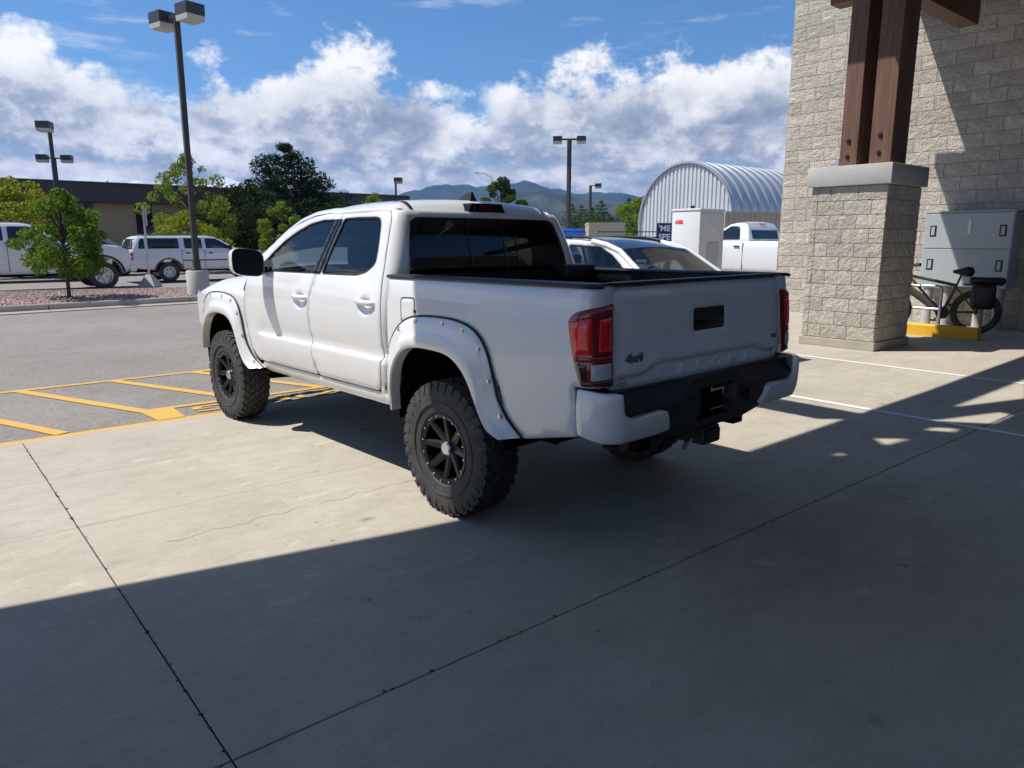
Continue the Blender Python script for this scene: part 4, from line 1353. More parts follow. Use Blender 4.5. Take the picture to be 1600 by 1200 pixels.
    fuel = fillet([(.285, 1.105), (.425, 1.105), (.435, 1.25), (.295, 1.255)], .03)
    panel("bed_side", side_out, bed, W, T, OUTW, .05, mirror=True, fine=[(-1.23, -.95, .92, 1.38, .022), (-.95, .55, .82, .90, .018)], lip=.006)
    fo = panel('fuel_door', fuel, lambda u, z: (lambda p: (p[0] - .004, p[1], p[2]))(bed(u, z)), W, T, OUT, .04, lip=.006, rim=.006)
    b = MB(); b.add([(lambda p: (p[0] - .0015, p[1], p[2]))(bed(*q)) for q in scale_poly(fuel, .005)], [tuple(range(len(fuel)))]); b.build('fuel_door_gap', M['seal'], fo)
    b = MB(); pc = bed(.35, 1.18); b.tube([(pc[0] - .002, .284, 1.18), (pc[0] - .0055, .284, 1.18)], .011, 12); b.build('fuel_door_notch', M['seal'], fo)
    # bed inner walls, floor, rails
    liner = MB()
    liner.box((-.50, -1.05, .84), (.50, .56, .86)); liner.box((-.86, -1.05, .842), (.86, -.55, .858)); liner.build('bed_floor', M['black'], T)
    for s in (-1, 1):
        b = MB(); b.box((s * .86, -1.06, 1.004), (s * .79, .57, 1.372)); b.box((s * .86, -1.06, .70), (s * .79, -.56, 1.003)); b.build('bed_liner', M['black'], T)
        def xo(y):
            q = min(1.0, max(0.0, (YE + RC - y) / RC))
            return .902 - RC * (1 - math.sqrt(max(0, 1 - q * q)))
        b = MB(); b.grid(lambda y, t: (s * (xo(y) - (xo(y) - .775) * t), y, 1.372 + .014 * (1 - abs(2 * t - 1) ** 4) + (.59 - y) * .006), list(np.linspace(.60, -1.0, 8)) + list(np.linspace(-1.02, -1.098, 6)), np.linspace(0, 1, 9))
        b.tube([(s * (xo(y) + .001), y, 1.372 + (.59 - y) * .006) for y in list(np.linspace(.60, -1.0, 8)) + list(np.linspace(-1.02, -1.098, 6))], .011, 6); b.build('rail_cap', M['black'], T, smooth=50)
        b = MB(); b.box((s * .80, -.52, 1.003), (s * .50, .545, 1.05), bev=.02); b.box((s * .515, -.52, .86), (s * .50, .545, 1.004)); b.build('wheel_housing', M['black'], T, smooth=50)
    b = MB(); b.box((-.86, .54, .62), (.86, .585, 1.372)); b.build('bed_front_wall', M['black'], T)
    b = MB(); b.box((.50, .40, 1.30), (.80, .56, 1.415), bev=.02); b.build('bed_box', M['black'], T, smooth=40)
    # ---- tailgate ------------------------------------------------------
    def crease_z(x): return .957 + .040 * sstep(.60, .44, abs(x))
    def gate(x, z):
        y = tail_y(z) - .006
        c = crease_z(x)
        y += .016 * sstep(c + .006, c - .014, z)          # surface steps in under the crease
        y -= .010 * math.exp(-((z - c - .03) / .035) ** 2)
        y += .018 * sstep(1.335, 1.385, z)
        y -= .012 * (1 - (x / .8) ** 2)
        y += .014 * sstep(.69, .78, abs(x))
        return (x, y, z)
    gout = fillet([(-.778, .885), (.778, .885), (.778, 1.382), (-.778, 1.382)], .018)
    hh = fillet([(-.152, 1.125), (.152, 1.125), (.148, 1.243), (-.148, 1.243)], .022)
    tg = panel('tailgate', gout, gate, W, T, (0, -1, 0), .035, [hh], fine=[(-.77, .77, .93, 1.03, .014)], lip=.006, rim=.03)
    b = MB(); b.box((-.158, YE + .012, 1.118), (.158, YE + .04, 1.25)); b.build('handle_recess', M['black'], tg)
    b = MB(); yh = gate(0, 1.185)[1]; b.box((-.145, yh + .002, 1.132), (.145, yh + .03, 1.188), bev=.010); b.box((-.14, yh + .012, 1.192), (.14, yh + .03, 1.236), bev=.006); b.build('handle', M['blackgloss'], tg, smooth=40)
    b = MB(); b.box((-.79, -1.10, 1.384), (.79, -1.045, 1.398), bev=.006); b.box((-.79, -1.05, .86), (.79, -1.03, 1.384)); b.build('top_cap', M['black'], tg)
    # embossed word, badges, stickers
    Mr = Matrix.Rotation(math.pi / 2, 4, 'X')
    xl = np.linspace(-.40, .40, 6)
    for ch, x in zip('TACOMA', xl):
        y = gate(x, .945)[1]
        text_mesh('embossed_letter', ch, .092, .006, W, tg, Matrix.Translation((x, y - .0015, .938)) @ Mr @ Matrix.Diagonal((1.15, .85, 1, 1)), bold=.004)
    M['badge'] = simple('badge_dark_chrome', (.20, .21, .22), .3, .6)
    text_mesh('badge', '4x4', .062, .003, M['badge'], tg, Matrix.Translation((-.648, gate(-.648, 1.035)[1] - .004, 1.035)) @ Mr @ Matrix.Diagonal((1.35, .85, 1, 1)) @ Matrix.Shear('XY', 4, (.25, 0)) if False else Matrix.Translation((-.648, gate(-.648, 1.035)[1] - .004, 1.035)) @ Mr @ Matrix.Diagonal((1.35, .85, 1, 1)), bold=.004)
    text_mesh('badge', 'V6', .042, .003, M['badge'], tg, Matrix.Translation((.675, gate(.675, 1.03)[1] - .004, 1.03)) @ Mr @ Matrix.Diagonal((1.2, .8, 1, 1)), bold=.002)
    # small dealer sticker: a peak outline over two rows of marks
    st = MB(); yy = gate(-.70, .92)[1] - .001
    def seg(a, b_, w=.004):
        a, b_ = Vector(a), Vector(b_); d = (b_ - a).normalized(); n = Vector((-d.y, d.x)) * w / 2
        st.add([(a.x - n.x, yy, a.y - n.y), (b_.x - n.x, yy, b_.y - n.y), (b_.x + n.x, yy, b_.y + n.y), (a.x + n.x, yy, a.y + n.y)], [(0, 1, 2, 3)])
    for q in (((-.745, .932), (-.715, .948)), ((-.715, .948), (-.69, .934)), ((-.70, .94), (-.68, .947)), ((-.68, .947), (-.655, .933))): seg(*q)
    for q in range(9): seg((-.755 + q * .012, .922), (-.747 + q * .012, .922), .006)
    for q in range(8): seg((-.75 + q * .012, .910), (-.743 + q * .012, .910), .005)
    st.build('sticker', M['black'], tg, fix=False)
    # ---- tail lamps ------------------------------------------------------
    uc = YE + RC
    lamp_o = fillet([(-.945, 1.225), (-.985, 1.262), (-1.07, 1.282), (U_END + .004, 1.303), (U_END + .002, 1.12), (U_END + .012, .922), (-1.03, .922), (-.985, 1.05)], .018)
    lift = lambda o: (lambda u, z: (lambda p, q: tuple(p[i] + (p[i] - q[i]) * 0 for i in range(3)))(bed(u, z), None) if False else off_bed(u, z, o))
    def off_bed(u, z, o):
        e = 1e-3
        p = Vector(bed(u, z)); n = (Vector(bed(u + e, z)) - Vector(bed(u - e, z))).cross(Vector(bed(u, z + e)) - Vector(bed(u, z - e))).normalized()
        if n.dot(Vector((-1, -1, 0))) < 0: n = -n
        return tuple(p + n * o)
    la = panel('tail_lamp', lamp_o, lambda u, z: off_bed(u, z, .014), M["darkred"], T, OUTW, .03, lip=.010, rim=.02, mirror=True)
    subs = [('red_lens', [(-.972, 1.212), (-1.085, 1.236), (-1.085, 1.072), (-1.000, 1.072)], 'redlens', .0165),
            ('red_lens', [(-1.120, 1.232), (-1.190, 1.242), (-1.190, 1.085), (-1.120, 1.085)], 'redlens', .0165),
            ('smoked_top', [(-.965, 1.238), (-1.07, 1.268), (U_END + .02, 1.288), (U_END + .018, 1.262), (-1.075, 1.238), (-.962, 1.215)], 'darkred', .0155),
            ('smoked_band', [(-1.0, 1.062), (U_END + .018, 1.062), (U_END + .02, 1.038), (-1.003, 1.038)], 'darkred', .0155),
            ('clear_lens', [(-1.085, 1.028), (-1.185, 1.030), (-1.182, .958), (-1.082, .952)], 'clearlens', .0165),
            ('clear_lens', [(-1.018, 1.028), (-1.065, 1.028), (-1.065, .952), (-1.038, .950)], 'smoke', .0165),
            ('smoked_bottom', [(-1.045, .944), (U_END + .02, .948), (U_END + .022, .930), (-1.042, .930)], 'smoke', .0155)]
    for nm, pl, mt, o in subs:
        pr = panel(nm, fillet(pl, .008), lambda u, z, o=o: off_bed(u, z, o), M[mt], la[0], OUTW, .03, lip=.002, rim=.004)
        me = pr.data.copy(); me.transform(Matrix.Diagonal((-1, 1, 1, 1))); me.flip_normals()
        link(nm, me, None, la[1])
    # ---- rear bumper -----------------------------------------------------
    BY, BR = -1.218, .115
    bmp = spl([(.60, .86), (.66, .895), (.75, .914), (.85, .919), (.915, .915)], 60)
    def bumper(u, z):
        h = bmp(z); ys = BY + BR
        yoff = .03 * sstep(.74, .62, z)
        if u > ys: return (-h, u, z)
        s_ = ys - u; arc = BR * math.pi / 2
        if s_ < arc:
            a = s_ / BR
            return (-h + BR * (1 - math.cos(a)), ys - BR * math.sin(a) + yoff * (s_ / arc), z)
        return (-h + BR + (s_ - arc), BY + yoff, z)
    def ux(x): return BY + BR - BR * math.pi / 2 - (.93 - BR - abs(x))       # u for a point at |x| on the back
    bo = fillet([(-.995, .905), (-.985, .668), (-1.10, .655), (ux(.60), .650), (ux(.47), .658), (ux(.50), .765), (ux(.54), .778), (ux(.78), .770), (ux(.83), .800), (ux(.845), .898)], .014)
    panel('bumper_corner', bo, bumper, W, T, OUTW, .035, lip=.007, rim=.03, mirror=True)
    # black step section
    def step_s(x, z):
        y = BY + .025 + .05 * sstep(.80, .86, z) * (1 if abs(x) > .30 else .6) + .035 * sstep(.73, .62, z) + .012 * (x / .8) ** 2
        if abs(x) < .17 and .66 < z < .83: y += .07 * sstep(.17, .155, abs(x)) * sstep(.66, .675, z) * sstep(.83, .815, z)
        return (x, y, z)
    so = fillet([(-.84, .893), (-.84, .76), (-.52, .74), (-.50, .63), (-.30, .60), (.30, .60), (.50, .63), (.52, .74), (.84, .76), (.84, .893)], .02)
    stp = panel('bumper_step', so, step_s, M['black'], T, (0, -1, 0), .04, fine=[(-.2, .2, .63, .86, .012)], lip=.008, rim=.03)
    b = MB(); b.grid(lambda x, t: (x, BY + .07 + (.13) * t, .893 - .002 * t), np.linspace(-.85, .85, 8), [0, 1]); b.build('step_pad', M['black'], stp)
    b = MB(); b.box((-.055, BY + .042, .800), (.065, BY + .052, .812), bev=.002); b.box((-.058, BY + .040, .796), (-.045, BY + .052, .822), bev=.002); b.box((.055, BY + .04, .775), (.065, BY + .05, .812)); b.build('plate_bracket', M['chrome'], stp)
    b = MB(); b.box((-.045, BY + .042, .700), (.062, BY + .05, .706), bev=.002); b.build('plate_bracket', M['chrome'], stp)
    b = MB(); b.box((-.12, BY + .09, .67), (.12, BY + .094, .82)); b.build('plate_recess', M['inner'], stp)
    b = MB(); b.lathe([(0, .045), (.012, .045), (.012, .03), (.002, .03)], 20, 'y', (.30, BY - .002, .74)); b.build('tow_plug', M['blackgloss'], stp, smooth=40)
    # hitch and undercarriage
    u = group = None
    b = MB(); b.box((-.075, -1.16, .50), (.075, -.80, .60), bev=.01); b.box((-.055, -1.175, .515), (.055, -1.155, .585)); b.build('hitch_receiver', M['black'], T)
    b = MB(); b.tube([(-.50, -.95, .55), (.50, -.95, .55)], .04, 8); b.build('hitch_bar', M['black'], T)
    b = MB(); b.tube([(-.14, -1.12, .545), (-.18, -1.12, .525), (-.20, -1.12, .50)], .012, 8); b.build('chain_loop', M['alloy'], T)
    for s in (-1, 1):
        b = MB(); b.box((s * .40, -1.05, .52), (s * .50, 3.9, .66)); b.build('chassis_rail', M['inner'], T)
    b = MB(); b.tube([(-.75, 0, .40), (-.15, 0, .40), (-.05, 0, .40), (.15, 0, .40), (.75, 0, .40)], [.045, .05, .13, .13, .045], 10); b.build('rear_axle', M['inner'], T, smooth=50)
    b = MB(); b.tube([(-.75, WB, .40), (.75, WB, .40)], .05, 10); b.build('front_axle', M['inner'], T)
    for s in (-1, 1):
        b = MB(); b.bar((s * .52, -.62, .56), (s * .52, 0, .46), .07, .035); b.bar((s * .52, 0, .46), (s * .52, .65, .55), .07, .035); b.build('leaf_spring', M['inner'], T)
        b = MB(); b.bar((s * .35, 2.55, .46), (s * .72, WB, .36), .14, .05); b.build('control_arm', M['inner'], T)
        b = MB(); b.tube([(s * .60, WB, .40), (s * .55, WB, .85)], .05, 10); b.build('coil_spring', M['inner'], T)
    b = MB(); b.box((-.42, .7, .48), (.42, 2.6, .60)); b.build('gearbox_skid', M['inner'], T)
    b = MB(); b.lathe([(-.10, .19), (-.10, .36), (-.07, .385), (.07, .385), (.10, .36), (.10, .19)], 36, 'z', (0, -.60, .60), close=True); b.build('spare_tyre', M['rubber'], T, smooth=50)
    b = MB(); b.tube([(.55, .9, .52), (.60, -.3, .53), (.68, -.55, .53), (.80, -.72, .52)], .035, 10); b.build('exhaust_pipe', M['steel'], T)
    # inner dark shells closing the body
    b = MB(); b.box((-.84, .66, .56), (.84, 2.72, .60)); b.build('cab_floor', M['inner'], T)
    b = MB(); b.box((-.80, .70, .60), (.80, .73, 1.30)); b.build('cab_back_trim', M['inner'], T)
    b = MB(); b.box((-.80, 2.66, .60), (.80, 2.72, 1.26)); b.build('firewall', M['inner'], T)
    for s in (-1, 1):
        b = MB(); b.box((s * .845, .70, .60), (s * .80, 2.70, 1.315), bev=.01); b.build('door_trim', M['inner'], T)
        for cy, lim in ((.02, (-.55, .58)), (WB, (2.70, 3.78))):
            w = MB()
            n = 16
            v = []
            for i in range(n + 1):
                a = math.pi * (i / n) * 1.10 - .05 * math.pi
                yy_, zz_ = cy + .50 * math.cos(a), .56 + .44 * math.sin(a)
                v += [(s * .905, yy_, zz_), (s * .52, yy_, zz_)]
            w.add(v, [(2 * i, 2 * i + 2, 2 * i + 3, 2 * i + 1) for i in range(n)])
            w.add([(s * .52, cy - .52, .45), (s * .52, cy + .52, .45), (s * .52, cy + .52, 1.0), (s * .52, cy - .52, 1.0)], [(0, 1, 2, 3)])
            w.build('wheel_well', M['inner'], T, fix=False)
    # ---- fender flares -----------------------------------------------------
    def flare(cy, rear):
        if rear:
            outer = [(.600, .560), (.605, .70), (.585, .86), (.525, .985), (.43, 1.085), (.30, 1.14), (.10, 1.158), (-.12, 1.152), (-.27, 1.112), (-.36, 1.03), (-.405, .92), (-.440, .78), (-.51, .67), (-.60, .585)]
            inner = [(.50, .552), (.505, .68), (.485, .80), (.435, .885), (.36, .945), (.25, .972), (.08, .975), (-.06, .962), (-.16, .915), (-.235, .84), (-.29, .75), (-.335, .67), (-.40, .595), (-.49, .565)]
        else:
            outer = [(2.535, .550), (2.66, .615), (2.755, .72), (2.805, .84), (2.835, .96), (2.88, 1.045), (2.97, 1.105), (3.12, 1.132), (3.32, 1.135), (3.50, 1.115), (3.63, 1.06), (3.715, .97), (3.765, .85), (3.78, .73), (3.775, .62)]
            inner = [(2.66, .535), (2.755, .578), (2.825, .66), (2.875, .75), (2.925, .835), (2.985, .895), (3.07, .94), (3.18, .958), (3.31, .958), (3.43, .94), (3.53, .90), (3.605, .83), (3.655, .745), (3.675, .66), (3.675, .60)]
        def smooth_path(P_, m=4):
            P_ = [Vector(p) for p in P_]; out_ = []
            for i in range(len(P_) - 1):
                p0, p1, p2, p3 = P_[max(i - 1, 0)], P_[i], P_[i + 1], P_[min(i + 2, len(P_) - 1)]
                for k in range(m):
                    t = k / m
                    out_.append(.5 * ((2 * p1) + (-p0 + p2) * t + (2 * p0 - 5 * p1 + 4 * p2 - p3) * t * t + (-p0 + 3 * p1 - 3 * p2 + p3) * t ** 3))
            return out_ + [P_[-1]]
        O, I = smooth_path(outer), smooth_path(inner)
        surf_x = (lambda y, z: bedp(min(z, 1.38))) if rear else (lambda y, z: fender_x(y, z))
        objs = []
        for s in (-1, 1):
            m = MB(); v = []
            K = 9
            for o, i in zip(O, I):
                xb = surf_x(o.x, o.y)
                for (t, dx) in ((0, -.012), (0, .014), (.04, .021), (.30, .034), (.60, .046), (.66, .053), (.92, .058), (1.0, .050), (1.0, -.015)):
                    p = o.lerp(i, t)
                    base = xb * (1 - t) + (.918) * t
                    v.append((s * (base + dx), p.x, p.y))
            n = len(O)
            f = [(a * K + b_, (a + 1) * K + b_, (a + 1) * K + b_ + 1, a * K + b_ + 1) for a in range(n - 1) for b_ in range(K - 1)]
            f += [tuple(range(K)), tuple((n - 1) * K + j for j in range(K - 1, -1, -1))]
            m.add(v, f)
            fl = m.build('fender_flare', W, T, smooth=38)
            gk = MB(); gk.tube([(s * (surf_x(o.x, o.y) + .010), o.x + (o.x - i.x) * .03, o.y + (o.y - i.y) * .03) for o, i in zip(O, I)], .0065, 6); gk.build('edge_trim', M['seal'], fl, smooth=60)
            # pocket bolts
            L_ = len(O)
            fr = (.07, .20, .31, .41, .50, .585, .68, .79, .92) if rear else (.06, .20, .33, .43, .53, .63, .73, .85, .95)
            for q in fr:
                kf = q * (L_ - 1); k0 = int(kf); o = O[k0]; i = I[k0]
                t = .17
                p = o.lerp(i, t); xb = surf_x(o.x, o.y) * (1 - t) + .918 * t + .023
                bt = MB(); bt.lathe([(0, .019), (s * .005, .019), (s * .003, .012), (s * -.002, .011)], 12, 'x', (s * xb, p.x, p.y)); bt.lathe([(s * -.002, .0), (s * .008, .010)], 6, 'x', (s * xb, p.x, p.y)); bt.build('bolt', M['alloy'] , fl, smooth=40)
        return
    # ---- front fender and bonnet ---------------------------------------------
    fz = spl([(2.70, 1.300), (3.0, 1.292), (3.3, 1.268), (3.6, 1.225), (3.85, 1.165), (4.0, 1.10)], 60)   # height of the bonnet's outer edge
    fend = spl([(.50, .868), (.62, .902), (.75, .918), (.89, .921), (1.05, .928), (1.12, .924)], 60)
    def taper(y): return 1 - .055 * max(0, (y - 3.3) / .7) ** 2
    def fender_x(y, z): return fend(min(z, 1.12)) * taper(y)
    VS = 1.08
    def fender(y, v):
        if v <= VS: return (-fender_x(y, v), y, v)
        # shoulder: quarter-round from the side up on to the bonnet
        top = fz(y); x0 = fender_x(y, VS); a = min(1.0, (v - VS) / .30)
        th = a * math.pi / 2
        return (-(x0 - .185 * (1 - math.cos(th))), y, VS + (top - VS) * math.sin(th))
    fa = [(2.78, .70), (2.86, .90), (2.95, 1.0), (3.1, 1.02), (3.4, 1.02), (3.6, .95), (3.70, .80), (3.72, .66)]
    fo_ = [(2.745, 1.38), (2.762, 1.28), (2.775, 1.10), (2.765, .90), (2.70, .70), (2.62, .56)] + fa + [(3.74, .62), (3.80, .70), (4.0, .80), (3.98, 1.38)]
    panel('front_fender', fo_, fender, W, T, OUT, .045, mirror=True, lip=.0035, rim=.008)
    hd = MB()
    def hood(y, x):
        xe = (fender_x(y, VS) - .190)
        return (x * xe, y, fz(y) + .003 + .045 * (1 - x * x) - .012 * (1 if abs(abs(x) - .0) > .98 else 0))
    hd.grid(hood, list(np.linspace(2.78, 3.98, 16)), list(np.linspace(-1, 1, 21)))
    ho = hd.build('bonnet', W, T, smooth=60)
    b = MB(); b.box((-.80, 2.70, 1.22), (.80, 2.80, 1.30)); b.build('cowl', M['black'], T)
    b = MB(); b.box((-.74, 2.75, .70), (.74, 3.95, 1.08)); b.build('engine_bay', M['inner'], T)
    # front end
    b = MB(); b.grid(lambda x, t: (x, 4.06 - .10 * (x / .8) ** 2 - .05 * t, 1.12 - .36 * t), np.linspace(-.55, .55, 12), [0, .25, .5, .75, 1]); b.build('grille', M['black'], T)
    b = MB(); b.grid(lambda x, t: (x, 4.15 - .22 * (x / .80) ** 4 - .03 * abs(t - .4), .80 - .26 * t), np.linspace(-.80, .80, 18), np.linspace(0, 1, 6)); b.build('front_bumper', W, T, smooth=50)
    for s in (-1, 1):
        b = MB(); b.grid(lambda t, w: (s * (.55 + .33 * t), 4.05 - .26 * t * t, 1.12 - .17 * w - .03 * t), np.linspace(0, 1, 8), np.linspace(0, 1, 5)); b.build('headlamp', M['clearlens'], T, smooth=60)
        # lens corner wrapping on to the wing
        b = MB(); b.grid(lambda t, w: (s * (.895 - .02 * t), 3.80 + .16 * t, 1.125 - .14 * w - .02 * (1 - t)), np.linspace(0, 1, 5), np.linspace(0, 1, 4)); b.build('side_marker', M['clearlens'], T)
    flare(.02, True); flare(WB, False)
    # mud guard dark lip
    # ---- mirrors ----------------------------------------------------------------
    for s in (-1, 1):
        m = MB(); v = []
        sec = []
        # rounded housing: sections along y from the glass forward
        for (dy, sc_) in ((0, 1.0), (.03, 1.02), (.08, .96), (.12, .78), (.15, .40)):
            ring = []
            for j in range(20):
                a = 2 * math.pi * j / 20
                c, d = math.cos(a), math.sin(a)
                px = math.copysign(abs(c) ** .55, c) * .116 * sc_; pz = math.copysign(abs(d) ** .55, d) * .105 * sc_
                ring.append((s * (1.045 + px * 1.0), 2.34 + dy + .03 * (px / .116), 1.42 + pz + .012 * (px / .116)))
            sec.append(ring)
        v = [p for r_ in sec for p in r_]
        f = [(i * 20 + j, i * 20 + (j + 1) % 20, (i + 1) * 20 + (j + 1) % 20, (i + 1) * 20 + j) for i in range(len(sec) - 1) for j in range(20)]
        f.append(tuple((len(sec) - 1) * 20 + j for j in range(20)))
        m.add(v, f); mo = m.build('side_mirror', W, T, smooth=60)
        g = MB(); g.add([(s * (1.045 + (p[0] * s - 1.045) * .93), p[1] + .006, 1.42 + (p[2] - 1.42) * .93) for p in sec[0]], [tuple(range(20))]); g.build('mirror_glass', M['mirror'], mo, fix=False)
        a = MB(); a.box((s * .84, 2.36, 1.335), (s * 1.0, 2.46, 1.385), bev=.015); a.build('mirror_arm', M['black'], mo, smooth=40)
        sl_ = MB(); sl_.add([(s * .893, 2.30, 1.345), (s * .893, 2.58, 1.345), (s * .862, 2.47, 1.42), (s * .85, 2.40, 1.455)], [(0, 1, 2, 3)]); sl_.build('mirror_sail', M['black'], mo, fix=False)
    # ---- interior -----------------------------------------------------------------
    for (x, y) in ((-.40, 1.85), (.40, 1.85), (-.42, .98), (0, .98), (.42, .98)):
        st_ = MB(); st_.box((x - .24, y, .66), (x + .24, y + .50, .98), bev=.06)
        st_.box((x - .24, y - .16, .80), (x + .24, y + .06, 1.36), bev=.07); so_ = st_.build('seat', M['seat'], T, smooth=50)
        h_ = MB(); h_.box((x - .12, y - .18, 1.38), (x + .12, y - .07, 1.56), bev=.045); h_.build('head_rest', M['seat'], so_, smooth=50)
    b = MB(); b.box((-.78, 2.38, .95), (.78, 2.75, 1.24), bev=.06); b.build('dashboard', M['inner'], T, smooth=50)
    b = MB()
    Ms = Matrix.Translation((-.40, 2.24, 1.14)) @ Matrix.Rotation(R(-62), 4, 'X')
    ring = [Ms @ Vector((.19 * math.cos(a), .19 * math.sin(a), 0)) for a in np.linspace(0, 2 * math.pi, 28)]
    b.tube(ring, .016, 8, cap=False); b.tube([Ms @ Vector((-.18, 0, 0)), Ms @ Vector((.18, 0, 0))], .02, 6); b.build('steering_wheel', M['black'], T, smooth=60)
    b = MB(); b.box((-.10, 1.96, 1.60), (.10, 1.99, 1.67), bev=.01); b.build('rear_view_mirror', M['black'], T)
    # headliner keeps the cab dark
    b = MB(); b.grid(lambda y, x: (x * .68, y, 1.79 - .03 * max(0, (y - 1.2) / .7) ** 2), np.linspace(.80, 1.92, 5), np.linspace(-1, 1, 5)); b.build('headliner', M['inner'], T, fix=False)
    # ---- wheels ---------------------------------------------------------------------
    Rt, hwt, Rr = .402, .126, .205
    tm = tyre_mesh(Rt, hwt, Rr).mesh('wheel'); tm.materials.append(M['rubber']); tm.polygons.foreach_set('use_smooth', [True] * len(tm.polygons)); tm.set_sharp_from_angle(angle=R(35))
    rm = rim_mesh(Rr, hwt).mesh('rim'); rm.materials.append(M['rimblack']); rm.polygons.foreach_set('use_smooth', [True] * len(rm.polygons)); rm.set_sharp_from_angle(angle=R(30))
    cb = MB(); cb.lathe([(-hwt * .80, 0), (-hwt * .80, .034), (-hwt * .74, .042), (-hwt * .55, .044)], 20, 'x'); cm = cb.mesh('hub_cap'); cm.materials.append(M['alloy'])
    bb = MB()
    for k in range(16):
        a = k * 2 * math.pi / 16 + .1; bb.tube([(-hwt * .88, (Rr - .010) * math.cos(a), (Rr - .010) * math.sin(a)), (-hwt * .95, (Rr - .010) * math.cos(a), (Rr - .010) * math.sin(a))], .0055, 6)
    bm_ = bb.mesh('rim_bolts'); bm_.materials.append(M['alloy'])
    for (x, y, fl) in ((-.826, 0.02, False), (.826, 0.02, True), (-.826, WB, False), (.826, WB, True)):
        add_wheel(T, 'wheel', (x, y, Rt - .004), tm, rm, cm, fl, bm_)
    return T
hero_truck()
# ================================================================== other vehicles
M['carglass'] = simple('dark_car_glass', (.010, .014, .020), .05, spec=.8)
M['carglass_skytint'] = simple('rear_glass_sky', (.02, .03, .045), .03, spec=1.0)  # brighter bluish base stands in for reflected sky
M['trimgrey'] = simple('grey_trim', (.09, .09, .095), .5)

def arc_notch(c, r, z0, n=10, grow=1.0):
    """points of a wheel arch cut, from rear to front along the underside"""
    a0 = math.asin(min(.95, max(-.9, (z0 - c[1]) / r)))
    out = []
    for i in range(n + 1):
        a = math.pi - a0 - (math.pi - 2 * a0) * i / n
        out.append((c[0] + r * math.cos(a), c[1] + r * math.sin(a)))
    return out

def shell(name, poly, hwf, mat, parent, lip=.03, step=.14, crown=.03, holes=(), cross=5):
    panel(name + '_side', poly, lambda y, z: (-hwf(y, z), y, z), mat, parent, (-1, 0, 0), step, holes, lip=lip, rim=0, mirror=True)
    pl = resample(poly, step)
    if area2(pl) < 0: pl = pl[::-1]
    m = MB(); v = []; n = len(pl)
    ts = np.linspace(-1, 1, cross)
    for i, (y, z) in enumerate(pl):
        a, b = pl[i - 1], pl[(i + 1) % n]
        up = -(b[0] - a[0])
        h = hwf(y, z) - lip
        upf = crown if up > .02 else 0
        for t in ts: v.append((h * t, y, z + upf * (1 - t * t)))
    f = [(i * cross + j, ((i + 1) % n) * cross + j, ((i + 1) % n) * cross + j + 1, i * cross + j + 1) for i in range(n) for j in range(cross - 1)]
    m.add(v, f)
    return m.build(name + '_skin', mat, parent, smooth=35)

def screen(name, a, b, wa, wb, mat, parent, off=.012, bow=.03):
    """glass between profile points a (low) and b (high)"""
    a, b = Vector(a), Vector(b)
    d = (b - a); n = Vector((-d.y, d.x)).normalized()
    if n.y < 0: n = -n
    m = MB()
    m.grid(lambda t, x: ((wa + (wb - wa) * t) * x, a.x + d.x * t + n.x * (off + bow * (1 - x * x)), a.y + d.y * t + n.y * (off + bow * (1 - x * x))), [0, .5, 1], np.linspace(-1, 1, 9))
    return m.build(name, mat, parent, smooth=60)

def far_wheels(parent, spots, Rt, hwt, Rr, rimmat, spokes=6, lugs=False):
    tm = tyre_mesh(Rt, hwt, Rr, lugs, n=36).mesh('wheel'); tm.materials.append(M['rubber']); tm.polygons.foreach_set('use_smooth', [True] * len(tm.polygons)); tm.set_sharp_from_angle(angle=R(35))
    rm = rim_mesh(Rr, hwt, spokes).mesh('rim'); rm.materials.append(rimmat); rm.polygons.foreach_set('use_smooth', [True] * len(rm.polygons)); rm.set_sharp_from_angle(angle=R(30))
    for (x, y) in spots:
        add_wheel(parent, 'wheel', (x, y, Rt), tm, rm, None, x > 0)

def cabin_hw(b, t, z0, z1):
    return lambda y, z: b + (t - b) * min(1, max(0, (z - z0) / (z1 - z0)))

